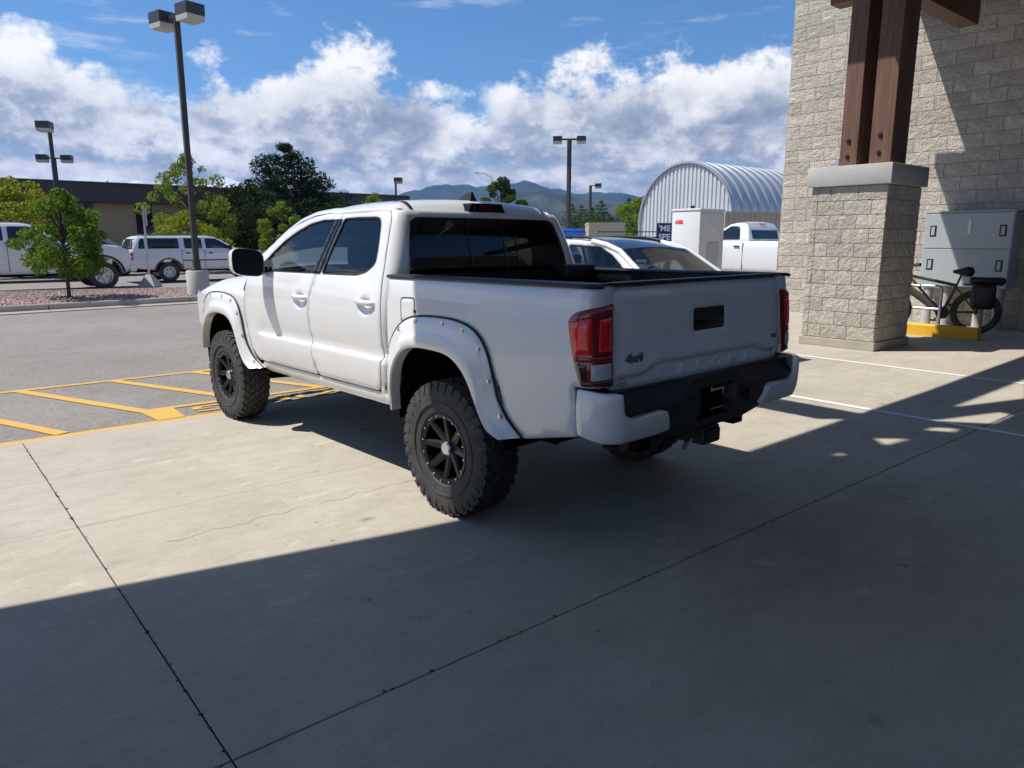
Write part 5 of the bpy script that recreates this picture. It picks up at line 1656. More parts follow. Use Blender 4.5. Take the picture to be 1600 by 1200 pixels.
def pickup(label, loc, rz, scale, mat, rimmat, crew=True, flares=False, group='parked vehicles in the lot'):
    T = group_obj('parked_pickup', label, 'pickup truck', loc, rz, group, scale)
    WB = 3.98; ra, fa = 0.0, WB; Rt = .41
    body = [(-1.20, .62)] + arc_notch((ra, .43), .52, .50) + arc_notch((fa, .43), .52, .50) + [(4.62, .50), (4.75, .62), (4.78, .95), (4.70, 1.16), (4.45, 1.27), (3.70, 1.35), (2.95, 1.385), (.62, 1.385), (.60, 1.40), (-1.15, 1.40), (-1.20, 1.36)]
    hw = lambda y, z: (.985 - .03 * ((z - .95) / .45) ** 2) * (1 - .06 * max(0, (y - 4.1) / .7) ** 2)
    shell('body', body, hw, mat, T)
    yb = .66 if crew else 1.55
    cab = [(yb, 1.36), (yb + .10, 1.72), (yb + .20, 1.885), (yb + .34, 1.92), (2.05, 1.925), (2.30, 1.88), (2.62, 1.67), (3.05, 1.36)]
    ch = cabin_hw(.955, .74, 1.36, 1.93)
    shell('cab', cab, ch, mat, T)
    go = lambda y, z: (-(ch(y, z) + .008), y, z)
    if crew:
        wins = [[(.86, 1.43), (1.60, 1.43), (1.60, 1.82), (1.02, 1.82), (.90, 1.70)], [(1.72, 1.43), (2.78, 1.43), (2.52, 1.65), (2.25, 1.82), (1.72, 1.82)]]
    else:
        wins = [[(1.85, 1.43), (2.78, 1.43), (2.52, 1.65), (2.25, 1.82), (1.95, 1.82)]]
    for w in wins: panel('side_window', fillet(w, .05), go, M['carglass'], T, (-1, 0, 0), .2, lip=.003, rim=.01, mirror=True)
    screen('windscreen', (2.98, 1.42), (2.36, 1.85), .86, .72, M['carglass'], T)
    b = MB(); b.grid(lambda z, x: (x * .70, yb + .002 + .10 * max(0, min(1, (z - 1.36) / .36)) - .022, z), [1.45, 1.6, 1.70], np.linspace(-1, 1, 7)); b.build('rear_window', M['carglass'], T)
    b = MB(); b.box((-.14, yb + .13, 1.872), (.14, yb + .22, 1.905)); b.build('brake_lamp', M['redlens'], T)
    # door seams, handles, belt line
    for y in ([.80, 1.66, 2.86] if crew else [1.72, 2.86]):
        for s in (-1, 1):
            b = MB(); b.box((s * .972, y - .006, .58), (s * .990, y + .006, 1.36)); b.build('door_seam', M['trimgrey'], T)
    for y in ([1.0, 1.84] if crew else [1.92]):
        for s in (-1, 1):
            b = MB(); b.box((s * .97, y - .09, 1.22), (s * 1.01, y + .09, 1.26), bev=.012); b.build('door_handle', M['black'] if not crew else mat, T)
    for s in (-1, 1):
        b = MB(); b.box((s * .965, .585, .60), (s * .992, .605, 1.40)); b.build('bed_gap', M['inner'], T)
        b = MB(); b.box((s * 1.0, 2.72, 1.36), (s * 1.22, 2.84, 1.58), bev=.04); b.build('side_mirror', M['black'], T, smooth=50)
        b = MB(); b.box((s * .72, 4.60, .98), (s * .90, 4.735, 1.16), bev=.03); b.build('headlamp', M['clearlens'], T, smooth=50)
        b = MB(); b.box((s * .86, -1.215, .95), (s * .962, -1.12, 1.30), bev=.02); b.build('tail_lamp', M['redlens'], T)
        for cy in (ra, fa):
            fl = MB(); P_ = arc_notch((cy, .43), .535, .50, 14)
            Q_ = arc_notch((cy, .43), .60, .50, 14)
            v = []
            for p, q in zip(P_, Q_): v += [(s * .97, *q), (s * 1.015, (p[0] + q[0]) / 2, (p[1] + q[1]) / 2), (s * 1.01, *p), (s * .90, *p)]
            fl.add(v, [(i * 4 + j, (i + 1) * 4 + j, (i + 1) * 4 + j + 1, i * 4 + j + 1) for i in range(len(P_) - 1) for j in range(3)])
            fl.build('arch_trim', M['black'] if flares else mat, T, smooth=50)
    b = MB(); b.box((-.62, 4.735, .80), (.62, 4.80, 1.12), bev=.03); b.build('grille', M['black'], T)
    b = MB(); b.box((-.95, 4.70, .50), (.95, 4.90, .74), bev=.05); b.build('front_bumper', mat, T, smooth=50)
    b = MB(); b.box((-.93, -1.36, .58), (.93, -1.18, .78), bev=.04); b.build('rear_bumper', M['chrome'], T, smooth=50)
    b = MB(); b.box((-.80, -1.18, .80), (.80, -1.206, 1.37)); b.build('tailgate', mat, T)
    b = MB(); b.box((-.83, -1.10, 1.0), (.83, .55, 1.405)); b.build('bed_cover', M['black'], T)
    b = MB(); b.box((-.45, -1.0, .42), (.45, 4.5, .62)); b.build('chassis', M['inner'], T)
    far_wheels(T, [(-.86, ra), (.86, ra), (-.86, fa), (.86, fa)], Rt, .135, .24, rimmat, 6)
    return T

def suv(label, loc, rz, scale, mat):
    T = group_obj('parked_suv', label, 'suv', loc, rz, 'parked vehicles in the lot', scale)
    WB = 3.30; Rt = .385
    body = [(-1.30, .55)] + arc_notch((0, .40), .47, .46) + arc_notch((WB, .40), .47, .46) + [(4.05, .46), (4.25, .58), (4.25, .95), (4.15, 1.10), (3.60, 1.17), (2.75, 1.24), (-1.22, 1.24), (-1.30, 1.18), (-1.34, .80)]
    hw = lambda y, z: .985 - .035 * ((z - .85) / .4) ** 2
    shell('body', body, hw, mat, T)
    cab = [(-1.24, 1.20), (-1.12, 1.58), (-.98, 1.70), (-.75, 1.735), (1.55, 1.745), (1.80, 1.72), (2.10, 1.56), (2.75, 1.21)]
    ch = cabin_hw(.955, .78, 1.20, 1.74)
    shell('cab', cab, ch, mat, T)
    go = lambda y, z: (-(ch(y, z) + .008), y, z)
    for w in ([(-1.03, 1.27), (-.80, 1.27), (-.80, 1.64), (-.90, 1.64), (-.98, 1.52)], [(-.76, 1.27), (.42, 1.27), (.42, 1.66), (-.76, 1.66)], [(.62, 1.27), (1.28, 1.27), (1.28, 1.66), (.62, 1.66)], [(1.42, 1.27), (2.42, 1.27), (2.12, 1.48), (1.84, 1.65), (1.42, 1.66)]):
        panel('side_window', fillet(w, .03), go, M['carglass'], T, (-1, 0, 0), .25, lip=.003, rim=.01, mirror=True)
    screen('windscreen', (2.66, 1.25), (1.88, 1.68), .84, .74, M['carglass'], T)
    screen('rear_window', (-1.225, 1.25), (-1.08, 1.62), .80, .72, M['carglass_skytint'], T, off=.015)
    for y in (.50, 1.35, 2.55):
        for s in (-1, 1):
            b = MB(); b.box((s * .965, y - .006, .54), (s * .992, y + .006, 1.22)); b.build('door_seam', M['trimgrey'], T)
    for y in (.72, 1.58):
        for s in (-1, 1):
            b = MB(); b.box((s * .965, y - .08, 1.075), (s * 1.002, y + .08, 1.125), bev=.015); b.build('door_handle', M['black'], T)
    for s in (-1, 1):
        b = MB(); b.box((s * .97, .52, .80), (s * 1.0, 2.78, .845)); b.build('side_moulding', M['trimgrey'], T)
        b = MB(); b.box((s * .90, -1.36, .84), (s * .985, -1.22, .99), bev=.02); b.build('tail_lamp', M['redlens'], T)
        b = MB(); b.box((s * .90, -1.36, .995), (s * .985, -1.22, 1.13), bev=.02); b.build('turn_lamp', M['amber'], T)
        b = MB(); b.tube([(s * .66, -.7, 1.77), (s * .66, -.6, 1.80), (s * .66, 1.3, 1.80), (s * .66, 1.4, 1.77)], .018, 6); b.build('roof_rail', M['trimgrey'], T)
        b = MB(); b.box((s * .98, 2.25, 1.22), (s * 1.17, 2.36, 1.40), bev=.03); b.build('side_mirror', M['black'], T)
        for cy in (0, WB):
            fl = MB(); P_ = arc_notch((cy, .40), .475, .46, 12); Q_ = arc_notch((cy, .40), .54, .46, 12); v = []
            for p, q in zip(P_, Q_): v += [(s * .975, *q), (s * 1.0, (p[0] + q[0]) / 2, (p[1] + q[1]) / 2), (s * .995, *p), (s * .90, *p)]
            fl.add(v, [(i * 4 + j, (i + 1) * 4 + j, (i + 1) * 4 + j + 1, i * 4 + j + 1) for i in range(len(P_) - 1) for j in range(3)]); fl.build('arch_trim', M['trimgrey'], T, smooth=50)
        b = MB(); b.box((s * .70, 4.12, .86), (s * .93, 4.262, 1.05), bev=.02); b.build('headlamp', M['clearlens'], T)
    for y in (-.4, .9):
        b = MB(); b.tube([(-.66, y, 1.80), (.66, y, 1.80)], .016, 6); b.build('roof_bar', M['trimgrey'], T)
    b = MB(); b.box((-.97, -1.50, .50), (.97, -1.30, .70), bev=.04); b.build('rear_bumper', M['alloy'], T, smooth=50)
    b = MB(); b.box((-.95, 4.18, .44), (.95, 4.34, .66), bev=.05); b.build('front_bumper', mat, T, smooth=50)
    b = MB(); b.box((-.62, 4.225, .74), (.62, 4.275, 1.06)); b.build('grille', M['black'], T)
    b = MB(); b.box((-.5, -1.1, .38), (.5, 4.0, .60)); b.build('chassis', M['inner'], T)
    far_wheels(T, [(-.86, 0), (.86, 0), (-.86, WB), (.86, WB)], Rt, .125, .215, M['alloy'], 6)
    return T

def crossover(label, loc, rz, scale, mat, clear=True):
    T = group_obj('parked_crossover', label, 'car', loc, rz, 'parked vehicles in the lot', scale)
    WB = 2.68; Rt = .34
    body = [(-.92, .50)] + arc_notch((0, .35), .40, .32) + arc_notch((WB, .35), .40, .32) + [(3.42, .32), (3.52, .45), (3.52, .74), (3.42, .84), (3.15, .945), (2.72, 1.035), (1.0, 1.06), (-.80, 1.10), (-.95, 1.00), (-.98, .70)]
    hw = lambda y, z: (.905 - .03 * ((z - .72) / .4) ** 2) * (1 - .10 * max(0, (y - 2.75) / .75) ** 2)
    shell('body', body, hw, mat, T)
    cab = [(-.90, 1.03), (-.80, 1.30), (-.58, 1.50), (-.32, 1.57), (.40, 1.610), (1.20, 1.600), (1.70, 1.555), (2.05, 1.46), (2.76, 1.01)]
    ch = cabin_hw(.885, .68, 1.02, 1.61)
    w1 = [(-.62, 1.12), (-.10, 1.10), (-.10, 1.49), (-.30, 1.49), (-.48, 1.42)]
    w2 = [(-.02, 1.10), (.95, 1.08), (.97, 1.53), (-.02, 1.515)]
    w3 = [(1.05, 1.08), (2.40, 1.07), (2.18, 1.23), (1.92, 1.40), (1.66, 1.505), (1.05, 1.53)]
    hs = [fillet(w, .04) for w in (w1, w2, w3)]
    panel('cab_side', cab, lambda y, z: (-ch(y, z), y, z), mat, T, (-1, 0, 0), .12, hs, lip=.02, rim=0, mirror=True)
    gm = M['glass_clear'] if clear else M['carglass']
    for h in hs:
        panel('side_window', h, lambda y, z: (-(ch(y, z) - .012), y, z), M['glass_cross'] if clear else gm, T, (-1, 0, 0), .25, lip=.001, rim=0, mirror=True)
    # roof and tail skins
    prof = [(-.90, 1.03), (-.80, 1.30), (-.58, 1.50), (-.32, 1.57), (0.0, 1.592), (.55, 1.611)]
    m = MB(); m.grid(lambda i, t: (t * (ch(0, prof[int(i)][1]) - .02), prof[int(i)][0], prof[int(i)][1] + .03 * (1 - t * t)), list(range(2, len(prof))), np.linspace(-1, 1, 9)); m.build('roof', mat, T, smooth=50)
    prof2 = [(.55, 1.611), (1.20, 1.600), (1.70, 1.555), (2.04, 1.465)]
    m = MB(); m.grid(lambda i, t: (t * (ch(0, prof2[int(i)][1]) - .02), prof2[int(i)][0], prof2[int(i)][1] + .03 * (1 - t * t)), list(range(len(prof2))), np.linspace(-1, 1, 9)); m.build('glass_roof', M['carglass'], T, smooth=50)
    screen('windscreen', (2.73, 1.03), (2.05, 1.46), .855, .70, M['glass_clear'] if clear else gm, T, off=.004, bow=.035)
    screen('rear_window', (-.80, 1.24), (-.55, 1.50), .75, .68, M['carglass'], T)
    for s in (-1, 1):
        p = MB(); p.tube([(s * .68, 1.50, 1.575), (s * .705, 1.80, 1.525), (s * .735, 2.06, 1.445), (s * .80, 2.40, 1.23), (s * .87, 2.74, 1.02)], .038, 8); p.build('front_pillar', mat, T, smooth=60)
        b = MB(); b.tube([(s * .62, -.55, 1.555), (s * .62, -.4, 1.60), (s * .62, 0, 1.628), (s * .63, .8, 1.645), (s * .63, 1.35, 1.63), (s * .63, 1.62, 1.585)], .019, 8); b.build('roof_rail', M['black'], T, smooth=60)
        b = MB(); b.box((s * .90, 2.30, 1.02), (s * 1.08, 2.42, 1.17), bev=.04); b.build('side_mirror', mat, T, smooth=50)
        b = MB(); b.box((s * .62, 3.30, .70), (s * .84, 3.50, .84), bev=.04); b.build('headlamp', M['clearlens'], T, smooth=50)
        b = MB(); b.box((s * .70, -.975, .85), (s * .885, -.80, 1.03), bev=.03); b.build('tail_lamp', M['redlens'], T, smooth=50)
        b = MB(); b.box((s * .88, -.06, .40), (s * .91, -.05, 1.06)); b.box((s * .88, .74, .40), (s * .91, .75, 1.06)); b.build('door_seam', M['trimgrey'], T)
    if clear:
        for (x, y) in ((-.38, .95), (.38, .95), (-.42, -.05), (.42, -.05)):
            st_ = MB(); st_.box((x - .23, y, .50), (x + .23, y + .5, .74), bev=.05); st_.box((x - .23, y - .14, .6), (x + .23, y + .04, 1.18), bev=.06); so_ = st_.build('seat', M['seat_tan'], T, smooth=50)
            h_ = MB(); h_.box((x - .12, y - .15, 1.20), (x + .12, y - .06, 1.38), bev=.04); h_.build('head_rest', M['seat_tan'], so_, smooth=50)
        b = MB(); b.box((-.78, 1.85, .80), (.78, 2.68, 1.00), bev=.06); b.build('dashboard', M['inner'], T, smooth=50)
        b = MB(); Ms = Matrix.Translation((-.38, 1.78, 1.04)) @ Matrix.Rotation(R(-64), 4, 'X')
        b.tube([Ms @ Vector((.185 * math.cos(a), .185 * math.sin(a), 0)) for a in np.linspace(0, 2 * math.pi, 26)], .015, 8, cap=False); b.build('steering_wheel', M['black'], T, smooth=60)
        b = MB(); b.box((-.1, 1.95, 1.38), (.1, 1.98, 1.44), bev=.01); b.build('rear_view_mirror', M['black'], T)
        b = MB(); b.box((-.80, -.7, .40), (.80, 2.2, .45)); b.build('cabin_floor', M['inner'], T)
        b = MB(); b.tube([(0.1, -.35, 1.60), (0.1, -.40, 1.72)], .012, 6); b.build('roof_antenna', M['black'], T)
    b = MB(); b.box((-.5, 3.50, .5), (.5, 3.54, .70)); b.build('grille', M['black'], T)
    b = MB(); b.box((-.5, -.8, .22), (.5, 3.3, .40)); b.build('chassis', M['inner'], T)
    far_wheels(T, [(-.79, 0), (.79, 0), (-.79, WB), (.79, WB)], Rt, .11, .22, M['alloy'], 10)
    return T
M['glass_cross'] = glass('crossover_side_glass', (.28, .33, .33))

pickup('white pickup with black arch trims parked behind the young tree', (5.27 - 3.98 * 1.1, 28.15, 0), -math.pi / 2, 1.10, M['white2'], M['alloy'], True, True)
suv('long white suv with roof rails parked behind the tall lamp post', (8.12, 31.1, 0), -math.pi / 2, 1.0, M['white2'])
pickup('grey pickup showing its roof above the white pickup bonnet', (1.6, 34.6, 0), -math.pi / 2, 1.0, M['grey_paint'], M['alloy'], True, False)
crossover('dark grey car half hidden between the grey pickup and the long white suv', (4.9, 38.2, 0), -math.pi / 2, 1.18, M['grey_paint'], False)
CR = crossover('white crossover with a dark glass roof parked beyond the pickup bed', (8.18, 8.72, 0), math.pi, 1.0, M['white2'], True)
pickup('white single-cab work pickup parked beyond the wall corner', (22.25, 11.75, 0), 0.02, 1.12, M['white2'], M['alloy'], False, False)
bg_ = MB(); bg_.box((-.50, -.30, 0), (.45, .35, .13), bev=.06)
tag(bg_.build('roof_bag', simple('blue_fabric', (.02, .13, .62), .6), smooth=50), 'bright blue bag on the roof of the white crossover', 'bag').location = (8.2, 8.75, 1.635)

# ================================================================== lamp posts
M['pole'] = simple('bronze_pole_paint', (.045, .042, .040), .45)
M['lamplens'] = simple('lamp_lens', (.55, .52, .46), .35)
def lamp_post(label, x, y, h, heads, w=.13, base=False, rz=0.0, hs=1.0):
    T = group_obj('lamp_post', label, 'lamp post', (x, y, 0), rz, 'parking lot lamp posts')
    z0 = .0
    if base:
        b = MB(); b.lathe([(0, .285), (.76, .285), (.79, .26), (.79, 0)], 28, 'z'); b.build('concrete_base', M['cap'], T, smooth=40); z0 = .79
        b = MB(); b.box((-.16, -.16, z0), (.16, .16, z0 + .03)); b.build('base_plate', M['pole'], T)
        for i in (-1, 1):
            for j in (-1, 1):
                b = MB(); b.tube([(i * .12, j * .12, z0 + .03), (i * .12, j * .12, z0 + .09)], .015, 6); b.build('anchor_bolt', M['steel'], T)
        b = MB(); b.box((-w * .62, -w * .62, z0 + .03), (w * .62, w * .62, z0 + .28)); b.build('pole_cover', M['pole'], T)
    p = MB(); p.box((-w / 2, -w / 2, z0), (w / 2, w / 2, h)); p.build('pole', M['pole'], T)
    for (ax, ay) in heads:
        d = Vector((ax, ay, 0)); n = d.normalized()
        Mh = Matrix.Translation((ax, ay, h - .05)) @ Matrix.Rotation(math.atan2(n.y, n.x), 4, 'Z') @ Matrix.Scale(hs, 4)
        b = MB(); b.box((-.30, -.29, -.10), (.30, .29, .22), Mh, bev=.012); hd_ = b.build('lamp_head', M['pole'], T)
        b = MB()
        v = [Mh @ Vector(q) for q in ((-.295, -.285, -.101), (.295, -.285, -.101), (.295, .285, -.101), (-.295, .285, -.101), (-.285, -.27, -.24), (.285, -.27, -.24), (.285, .27, -.24), (-.285, .27, -.24))]
        b.add(v, [(0, 1, 5, 4), (1, 2, 6, 5), (2, 3, 7, 6), (3, 0, 4, 7), (4, 5, 6, 7)]); b.build('lens_skirt', M['lamplens'], hd_)
        b = MB(); b.bar((0, 0, h - .02), (ax - n.x * .25, ay - n.y * .25, h - .02), .07, .09); b.build('arm', M['pole'], T)
    return T
lamp_post('tall two-headed lamp post on a round concrete base beside the long suv', 6.25, 20.65, 7.15, [(.15, -.60), (-.15, .60)], base=True, hs=.86)
lamp_post('single-headed lamp post rising behind the young tree at left', 6.5, 42.0, 6.85, [(-.25, -.45)], w=.16)
lamp_post('distant two-headed lamp post just right of the single-headed one at left', 9.4, 60, 7.1, [(-.68, .3), (.68, -.3)], w=.16, hs=1.1)
lamp_post('far lamp post above the pickup cab roof', 40.5, 67, 7.6, [(.2, -.2)], w=.16, hs=1.3)
lamp_post('two-headed lamp post right of the pickup roof', 30.0, 30.85, 7.15, [(-.48, .46), (.48, -.46)], w=.18, hs=.85)
lamp_post('far single-headed lamp post left of the arched steel building', 59.2, 57.5, 7.4, [(.6, -.55)], w=.22, hs=1.15)

T = group_obj('street_light', 'thin far street light mast behind the round green tree', 'street light', (76, 96, 0))
b = MB(); b.tube([(0, 0, 0), (0, 0, 11.6)], [.16, .09], 8); b.build('mast', M['steel'], T)
b = MB(); b.tube([(0, 0, 11.5), (-.9, .8, 12.1), (-1.7, 1.5, 12.2)], .06, 6); b.build('arm', M['steel'], T)
b = MB(); b.box((-2.2, 1.4, 12.12), (-1.6, 1.7, 12.28), bev=.04); b.build('lamp_head', M['steel'], T)
# sign post with weighted base
T = group_obj('sign_post', 'small sign on a thin steel post in a concrete cone by the long suv', 'sign', (6.75, 27.6, 0), R(4))
b = MB(); b.lathe([(0, .42), (.03, .42), (.38, .15), (.42, .12), (.42, 0)], 4, 'z'); b.build('concrete_foot', M['cap'], T)
b = MB(); b.box((-.03, -.02, .42), (.03, .02, 2.75)); b.build('post', M['steel'], T)
b = MB(); b.box((.035, -.16, 2.05), (.045, .16, 2.65)); b.build('sign_plate', M['steel'], T)

# ================================================================== buildings
M['stucco'] = simple('tan_stucco', (.36, .29, .19), .9, noise=.06, nscale=1.5)
M['fascia'] = simple('dark_metal_fascia', (.050, .047, .048), .6, noise=.1, nscale=2)
T = group_obj('office_building', 'long low tan office building with a dark flat roof fascia', 'building', (0, 56, 0))
b = MB(); b.box((-45, 0, 0), (34, 18, 4.3)); b.build('wall', M['stucco'], T)
b = MB(); b.box((-45.6, -.9, 4.0), (34.6, 18.6, 5.25)); b.build('roof_fascia', M['fascia'], T)
for i in range(27):
    b = MB(); b.box((-45.5 + i * 2.97, -.93, 4.05), (-45.5 + i * 2.97 + 2.94, -.901, 5.18)); b.build('fascia_panel', M['fascia'], T)
b = MB(); b.box((-45.7, -1.0, 5.251), (34.7, 18.7, 5.31)); b.build('roof_coping', M['trimgrey'], T)
for x in (-28, -22, -16, -10, -4.5, 1.2, 4.6, 9.8, 13.2, 16.6, 20, 23.5, 27):
    b = MB(); w_ = 1.05 if x != 9.8 else .9
    b.box((x, -.05, .6), (x + w_, .05, 4.0)); wd = b.build('window', M['carglass'], T)
    b = MB(); b.box((x + w_ / 2 - .03, -.07, .6), (x + w_ / 2 + .03, -.051, 4.0)); b.build('mullion', M['fascia'], wd)
for (x, w_, h_) in ((24.0, 1.3, 1.0), (26.1, 1.8, 1.05)):
    b = MB(); b.box((x, 4, 5.25), (x + w_, 5.6, 5.25 + h_)); b.build('rooftop_unit', M['steel'], T)
b = MB(); b.tube([(12.3, 3, 5.25), (12.3, 3, 5.7)], .06, 6); b.build('vent_pipe', M['steel'], T)
b = MB(); b.tube([(7.7, 3, 5.25), (7.7, 3, 5.5)], .12, 6); b.build('vent_pipe', M['steel'], T)

# arched corrugated steel building
M['corr'] = simple('galvalume', (.50, .52, .54), .38, .55, noise=.06, nscale=.6)
M['corr_end'] = simple('grey_steel_siding', (.62, .64, .66), .5, .1, noise=.06, nscale=.5)
def quonset():
    ang = 0.0
    # end wall faces -X; barrel runs along +X
    x0, yc = 48.6, 37.0
    rad, stem, L_ = 4.5, 3.05, 24
    T = group_obj('arched_steel_building', 'silver corrugated arched steel building with vertical siding end wall', 'building', (x0, yc, 0))
    def prof(t):   # t 0..1 around from far side (+y) over the top to near side (-y)
        tot = 2 * stem + math.pi * rad
        s_ = t * tot
        if s_ < stem: return (rad, s_)
        if s_ < stem + math.pi * rad:
            a = (s_ - stem) / rad
            return (rad * math.cos(a), stem + rad * math.sin(a))
        return (-rad, stem - (s_ - stem - math.pi * rad))
    # arch panels, each a rib of its own
    pitch = 1.2
    for i in range(int(L_ / pitch)):
        m = MB()
        sec = [(0.0, 0), (.16, 0), (.30, .13), (.90, .13), (1.04, 0), (pitch - .004, 0)]
        m.grid(lambda j, t: (i * pitch + sec[int(j)][0], prof(t)[0] * (1 + sec[int(j)][1] / rad), prof(t)[1] * (1 + sec[int(j)][1] / (rad + stem))), list(range(len(sec))), np.linspace(0, 1, 37))
        m.build('arch_panel', M['corr'], T, smooth=40)
    # end wall sheets
    n = 24
    for k in range(n):
        ya, yb = -rad + 2 * rad * k / n, -rad + 2 * rad * (k + 1) / n
        def top(y): return stem + math.sqrt(max(0, rad * rad - y * y)) - .05
        w = (yb - ya)
        xs = [(0, 0), (.30, 0), (.42, -.09), (.88, -.09), (1.0, 0)]
        v = []
        for (f_, dx) in xs:
            y = ya + w * f_
            v += [(.25 + dx, y, 0), (.25 + dx, y, max(.1, top(y)))]
        m = MB(); m.add(v, [(2 * i, 2 * i + 2, 2 * i + 3, 2 * i + 1) for i in range(len(xs) - 1)]); m.build('siding_sheet', M['corr_end'], T, fix=False)
    m = MB(); m.tube([(.1, prof(t)[0], prof(t)[1]) for t in np.linspace(0, 1, 40)], .12, 6); m.build('edge_trim', M['corr'], T, smooth=60)
quonset()

# power cabinet
M['cab_white'] = simple('cabinet_white', (.66, .67, .67), .45, noise=.03)
M['cab_beige'] = simple('cabinet_panel', (.62, .61, .57), .5, noise=.03)
T = group_obj('power_cabinet', 'tall white power cabinet standing beyond the crossover windscreen', 'cabinet', (15.0, 10.9, 0))
b = MB(); b.box((0, 0, .08), (1.0, .84, 2.28), bev=.02); b.build('housing', M['cab_white'], T, smooth=40)
b = MB(); b.box((-.02, -.02, 2.281), (1.02, .86, 2.34), bev=.02); b.build('lid', M['cab_white'], T, smooth=40)
b = MB(); b.box((.03, -.015, .14), (.97, -.0005, 2.22), bev=.005); dr = b.build('door', M['cab_beige'], T)
for k in range(14):
    b = MB(); b.box((.34, -.026, .75 + k * .055), (.72, -.0155, .775 + k * .055)); b.build('louvre', M['cab_beige'], dr)
b = MB(); b.box((.30, -.019, .70), (.76, -.0152, 1.55)); b.build('vent_plate', simple('vent_grey', (.40, .39, .36), .6), dr)
b = MB(); b.box((.42, -.02, 1.75), (.60, -.0155, 1.90)); b.build('notice_plate', simple('notice', (.7, .7, .66), .6), dr)
b = MB(); b.box((0.02, .02, 0), (.98, .82, .08)); b.build('plinth', M['inner'], T)
b = MB(); b.tube([(.35, .5, 2.34), (.35, .5, 2.42)], .05, 8); b.build('beacon', M['black'], T)
text_mesh('logo', 'ABB', .13, .001, simple('logo_red', (.75, .02, .02), .5), T, Matrix.Translation((-.003, .62, 2.02)) @ Matrix.Rotation(-math.pi / 2, 4, 'Z') @ Matrix.Rotation(math.pi / 2, 4, 'X'), bold=.006)

# blue notice board
T = group_obj('notice_board', 'dark blue board with white lettering behind the power cabinet', 'sign', (27.4, 21.6, 0), R(-42))
b = MB(); b.box((-.55, -.03, 1.15), (.9, .03, 2.35)); b.build('board', simple('board_blue', (.015, .035, .14), .5), T)
for x in (-.45, .8):
    b = MB(); b.box((x - .04, .031, 0), (x + .04, .10, 2.3)); b.build('post', M['steel'], T)
wl_ = simple('letter_white', (.8, .8, .8), .6)
for i, (tx, z) in enumerate((("'ME", 2.10), ('SPE', 1.72))):
    text_mesh('lettering', tx, .36, .001, wl_, T, Matrix.Translation((-.46, -.032, z)) @ Matrix.Rotation(math.pi / 2, 4, 'X'), align='LEFT', bold=.010)

# containers, trailer
M['container'] = simple('container_tan', (.50, .43, .32), .6, noise=.07, nscale=1)
def container(label, loc, rz, L_=6.1, h=2.6):
    T = group_obj('shipping_container', label, 'container', loc, rz, 'tan containers near the arched building')
    n = int(L_ / .28)
    for side in (-1, 1):
        v = []; f = []
        for i in range(n):
            x = -L_ / 2 + L_ * i / n
            for (dx, dy) in ((0, 0), (.09, 0), (.13, -.05), (.22, -.05), (.26, 0)):
                v += [(x + dx, side * (1.2 + dy), .15), (x + dx, side * (1.2 + dy), h - .12)]
        k = len(v) // 2
        f = [(2 * i, 2 * i + 2, 2 * i + 3, 2 * i + 1) for i in range(k - 1)]
        m = MB(); m.add(v, f); m.build('corrugated_side', M['container'], T, fix=False)
    b = MB()
    b.box((-L_ / 2 - .03, -1.22, h - .12), (L_ / 2 + .03, 1.22, h)); b.build('roof', M['container'], T)
    b = MB(); b.box((-L_ / 2 - .03, -1.22, 0), (L_ / 2 + .03, 1.22, .15)); b.build('base_frame', M['container'], T)
    for sx in (-1, 1):
        b = MB(); b.box((sx * L_ / 2, -1.2, .15), (sx * (L_ / 2 + .03), 1.2, h - .12)); b.build('end_wall', M['container'], T)
container('tan container left of the arched building', (38.5, 36.0, 0), R(48), 4.2, 2.75)
container('tan container in front of the arched building, right', (37.6, 21.6, 0), R(-34), 8.0, 3.05)
T = group_obj('box_trailer', 'small white box trailer among the far conifers', 'trailer', (47, 43, 0), R(-45))
b = MB(); b.box((-1.0, -1, .6), (1.0, 1, 2.55), bev=.05); b.build('body', M['cab_white'], T)
b = MB(); b.box((-.75, -1.02, 1.95), (.6, -1.001, 2.2)); b.build('window', M['carglass'], T)
T = group_obj('pickup_rack', 'blue open equipment trailer rail before the arched building', 'trailer', (30, 26.0, 0), R(-42))
b = MB(); b.box((-2.0, -.9, .6), (2.0, .9, 1.75), bev=.03); b.build('bed', simple('trailer_blue', (.03, .10, .25), .5), T)
b = MB()
b.tube([(-1.9, -.9, 1.75), (-1.9, -.9, 2.0), (1.6, -.9, 2.0), (1.6, -.9, 1.75)], .03, 6); b.build('top_rail', M['black'], T)

